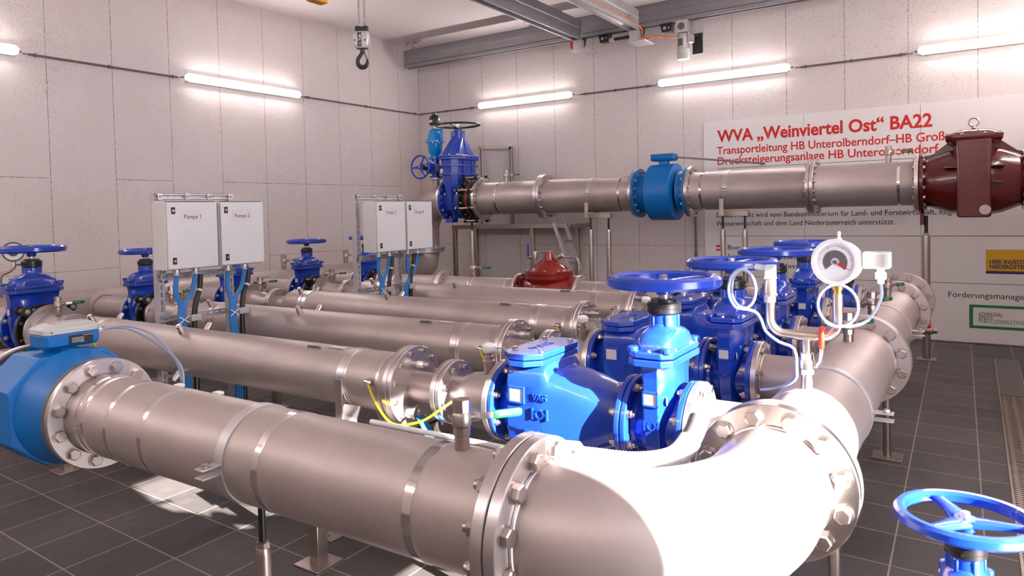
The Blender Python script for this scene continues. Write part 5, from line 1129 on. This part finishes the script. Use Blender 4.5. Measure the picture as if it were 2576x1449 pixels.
for x in (-7.0, -6.05, -4.9, -3.6, -2.2): link('bolt', bolt_mesh(.014), t, V((x, RYc - .05, 4.20)) - wpos(t)).rotation_euler = (math.pi / 2, 0, 0)
for x, lab in ((-7.6, 'galvanised ceiling hanger at the left end of the crane rail'), (-5.35, 'galvanised ceiling hanger left of the first crane girder'), (-3.05, 'galvanised ceiling hanger right of the crane girders')):
    h = thing('ceiling_hanger', lab, 'hanger', (x, RYc, RZ1), 'hangers of the crane rail')
    b = MB(); b.box((x, RYc, ZC - .012), (.30, .09, .024)); b.box((x, RYc, ZC - .035), (.12, .06, .03)); part(h, 'ceiling_plate', b, 'zinc', bevel=.003)
    for dx in (-.11, .11): part(h, 'anchor', MB().lathe((x + dx, RYc - .02, ZC - .024), -Z1, [(0, .022), (.018, .022), (.018, .012), (.04, .012)], 6), 'bolt')
    part(h, 'rod', MB().cyl((x, RYc, RZ1 + .02), (x, RYc, ZC - .04), .009, 10), 'bolt'); b = MB(); b.lathe((x, RYc, RZ1), Z1, [(0, .055), (.012, .055), (.012, .030), (.04, .026)], 16); part(h, 'cup', b, 'zinc')
GZ0, GZ1 = 3.895, 4.165
for k, (x, lab) in enumerate(((-4.46, 'left girder of the light crane bridge'), (-3.64, 'right girder of the light crane bridge with orange cable and warning triangle'))):
    t = thing('crane_girder', lab, 'crane girder', (x, 3.5, GZ0), 'girders of the crane bridge')
    ibeam(t, 'girder', (x, -2.0, (GZ0 + GZ1) / 2), (x, 8.80, (GZ0 + GZ1) / 2), .13, GZ1 - GZ0, 'beam' if k == 0 else 'zinc')
    part(t, 'end_plate', MB().box((x, 8.806, (GZ0 + GZ1) / 2 + .01), (.10, .010, GZ1 - GZ0 - .03)), 'zinc', bevel=.003)
    b = MB(); b.box((x, 8.80, GZ0 - .06), (.12, .10, .13)); b.box((x + .03, 8.92, GZ0 - .13), (.24, .34, .016)); b.cyl((x, 8.80, GZ0 - .12), (x, 9.06, GZ0 - .12), .012, 10); part(t, 'hanger_bracket', b, 'zinc', bevel=.003)
    for y in (3.0, 5.5, 8.2): part(t, 'splice', MB().box((x, y, GZ1 + .008), (.10, .12, .016)), 'zinc')
    if k == 1:
        part(t, 'orange_cable', MB().tube([(x + .064, -2.0, GZ0 + .060), (x + .064, 8.72, GZ0 + .060)], .013, 8), 'orange'); part(t, 'cable_lip', MB().box((x + .072, 3.4, GZ0 + .042), (.045, 10.7, .006)), 'zinc')
        m = MB(); m.prism([(-.032, 0), (.032, 0), (0, .058)], (x + .0535, 8.52, GZ0 + .10), Y1, Z1, X1, 0, .0012); wt = part(t, 'warning_triangle', m, 'logoyellow', label='yellow warning triangle'); m = MB(); m.bar((x + .0552, 8.525, GZ0 + .142), (x + .0552, 8.512, GZ0 + .126), .004, .0008, X1); m.bar((x + .0552, 8.512, GZ0 + .126), (x + .0552, 8.526, GZ0 + .126), .004, .0008, X1); m.bar((x + .0552, 8.526, GZ0 + .126), (x + .0552, 8.514, GZ0 + .110), .004, .0008, X1); part(wt, 'flash_mark', m, 'ink')
# end carriage: trolleys, tie bar, drive motor
t = thing('end_carriage', 'black trolleys and tie bar rolling under the crane rail', 'carriage', (-4.0, RYc, RZ0 - .14))
for x in (-4.57, -4.18, -3.70, -3.30):
    b = MB(); b.loft([[V((x + dx, RYc - .045 + dy, z)) for dx, z in ((-.085, RZ0 - .002), (.085, RZ0 - .002), (.06, RZ0 - .11), (-.06, RZ0 - .11))] for dy in (0, .09)]); tr = part(t, 'trolley', b, 'black', bevel=.003)
    for dx in (-.02, .035): part(tr, 'wheel_pin', MB().cyl((x + dx, RYc - .045, RZ0 - .06), (x + dx, RYc - .054, RZ0 - .06), .022 if dx < 0 else .012, 14), 'bolt')
part(t, 'tie_bar', MB().box((-3.93, RYc, RZ0 - .085), (.40, .04, .035)), 'black'); part(t, 'tie_sleeve', MB().box((-4.09, RYc - .005, RZ0 - .085), (.09, .05, .042)), 'grey')
part(t, 'limit_switch', MB().box((-4.685, RYc - .02, RZ0 - .055), (.03, .04, .11)).box((-4.665, RYc - .02, RZ0 - .10), (.05, .05, .05)), 'redgrip', label='red limit lever')
t = thing('drive_motor', 'grey geared travel motor hanging below the crane rail', 'motor', (-3.10, RYc, RZ0 - .45))
mx = -3.06; my = RYc - .10
b = MB(); b.box((mx, my, RZ0 - .10), (.15, .14, .16)); b.lathe((mx, my, RZ0 - .18), -Z1, [(0, .062), (.05, .075), (.06, .075), (.20, .075)], 28); part(t, 'gear_case', b, 'alu', bevel=.006)
part(t, 'shaft_cover', MB().lathe((mx, my - .07, RZ0 - .10), (0, -1, 0), [(0, .045), (.006, .045), (.006, .026), (.003, .026)], 24), 'dgrey'); part(t, 'fan_cowl', MB().lathe((mx, my, RZ0 - .38), -Z1, [(0, .078), (.10, .080), (.125, .072), (.13, .05)], 28), 'grey')
part(t, 'rating_plate', MB().box((mx - .01, my - .0755, RZ0 - .30), (.06, .003, .09)), 'dgrey'); b = MB(); b.box((mx + .10, my, RZ0 - .26), (.07, .09, .10)); part(t, 'terminal_box', b, 'alu', bevel=.008)
part(t, 'mount_plate', MB().box((mx + .14, RYc + .02, RZ0 - .115), (.16, .012, .22)), 'zinc'); part(t, 'guard_plate', MB().box((mx + .15, RYc + .01, RZ0 - .31), (.13, .012, .26)), 'black')
part(t, 'motor_cable', MB().tube(bez([(-3.576, 8.72, GZ0 + .060), (-3.565, 8.84, GZ0 + .02), (-3.57, 8.88, GZ0 - .06), (-3.50, 8.88, GZ0 - .10), (-3.36, 8.90, GZ0 - .085), (-3.22, 8.93, GZ0 - .12), (mx - .07, my, RZ0 - .20)], 8), .010, 8), 'orange')
# hoist hanging between the girders: chain, hook block, yellow housing
hx, hy = -4.05, 4.20
t = thing('chain_hoist', 'amber yellow hoist housing hung between the crane girders, only its bottom corner in view', 'hoist', (hx, 3.72, 3.30))
b = MB(); b.box((hx, 3.735, 3.385), (.085, .150, .40)); part(t, 'housing', b, 'amber', bevel=.012)
b = MB(); b.box((hx, hy - .1, 3.95), (.70, .30, .06)); b.box((hx, 3.9, 3.79), (.12, .7, .28)); part(t, 'trolley_frame', b, 'alu', bevel=.006)
for j, dy in enumerate((-.030, .034)):
    ch = MB(); z = 3.68; k = 0
    while z > 3.105:
        c = V((hx + .0, hy + dy, z)); s = X1 if k % 2 else Y1
        ch.tube([c + (s * (math.cos(q * math.pi / 5) * .0085) + Z1 * (math.sin(q * math.pi / 5) * .0145 + (.004 if 0 < q < 5 else -.004))) for q in range(10)], .0032, 6, closed=True); z -= .0245; k += 1
    part(t, 'chain', ch, 'bolt')
t = thing('hook_block', 'grey hook block with black hook and name strip hanging from two chains', 'hook', (hx, hy, 2.75))
gdir = V((.55, -.835, 0)).normalized(); gs = V((.835, .55, 0)).normalized()
def hb(x, z, y=0.0): return V((hx, hy, 0)) + gs * x + gdir * y + Z1 * z
rot = Matrix((gs, gdir, Z1)).transposed()
m = MB(); m.loft([[hb(x, z, y) for x, y in oct_(a, b_, .014)] for z, a, b_ in ((3.060, .058, .040), (3.040, .066, .046), (2.955, .062, .044), (2.925, .046, .034))]); part(t, 'block', m, 'alu', bevel=.004)
m = MB(); m.box(hb(0, 3.078), (.098, .070, .034), rot); m.box(hb(-.025, 3.096), (.04, .05, .012), rot); m.box(hb(.030, 3.096), (.04, .05, .012), rot); part(t, 'top_guard', m, 'rubber', bevel=.004)
lb = part(t, 'name_strip', MB().box(hb(-.012, 2.990, .0455), (.032, .002, .110), rot), 'black')
text(lb, 'lettering', 'Yale', .034, hb(.000, 2.978, .0468), Z1, -gs, 'label', .054, .0004, bold=.0006)
text(lb, 'lettering', '1,5t', .024, hb(-.002, 2.938, .0468), Z1, -gs, 'label', .028, .0004)
for dx, z in ((.030, 2.985), (-.050, 2.985)): m = MB(); m.lathe(hb(dx, z, .040), gdir, [(0, .013), (.008, .013), (.008, .007), (.004, .007)], 16); part(t, 'screw', m, 'alu'); part(t, 'screw_hole', MB().cyl(hb(dx, z, .043), hb(dx, z, .0455), .007, 12), 'black')
pts = [(.002, 2.935), (.0, 2.905), (-.012, 2.880), (-.030, 2.855), (-.0395, 2.828), (-.035, 2.800), (-.016, 2.782), (.010, 2.780), (.030, 2.796), (.038, 2.820), (.035, 2.842)]
rr = [.013, .014, .0135, .015, .0165, .018, .0185, .018, .0155, .011, .006]
cv = bez([hb(x, z) for x, z in pts], 5); rv = []
for i in range(len(pts) - 1):
    for k in range(5): rv.append(rr[i] + (rr[i + 1] - rr[i]) * k / 5)
rv.append(rr[-1]); part(t, 'hook', MB().tube(cv, rv, 16), 'rubber'); part(t, 'swivel', MB().cyl(hb(0, 2.93), hb(0, 2.895), .020, 16), 'rubber'); part(t, 'safety_latch', MB().bar(hb(.012, 2.900), hb(.036, 2.842), .006, .016, gdir), 'rubber'); part(t, 'latch_pin', MB().cyl(hb(.004, 2.905, .014), hb(.004, 2.905, .018), .005, 10), 'bolt')

# ------------------------------------------------------------------ drain valve at the lower right corner
sv = .78
wv = V((-.02, 2.20, .355))
gate_valve(wv, sv, 'blue gate valve at the bottom right corner with sunlit wheel, by the walkway', None, letters=False, a0=1.55)
t = thing('drain_pipe', 'stainless drain bend carrying the valve at the bottom right corner', 'pipe', wv - V((0, 0, .355)))
b = MB(); b.tube([wv + V((.0915, 0, 0)), wv + V((.20, 0, 0))] + arc(wv + V((.20, 0, -.10)), .10, math.pi / 2, 0, X1, Z1, 10) + [wv + V((.30, 0, -.352))], .08, 36); part(t, 'pipe', b, 'pipe'); flange(t, wv + V((.0905, 0, 0)), X1, .133, .022, .07)
b = MB(); b.tube([wv + V((-.0915, 0, 0)), wv + V((-.19, 0, 0))] + arc(wv + V((-.19, 0, -.10)), .10, math.pi / 2, math.pi, X1, Z1, 10) + [wv + V((-.29, 0, -.352))], .08, 36); part(t, 'pipe', b, 'pipe'); flange(t, wv + V((-.0905, 0, 0)), (-1, 0, 0), .133, .022, .07)
bolts(t, wv + V((.1125, 0, 0)), X1, .115, 8, .011, 0); bolts(t, wv + V((-.1125, 0, 0)), (-1, 0, 0), .115, 8, .011, 0)
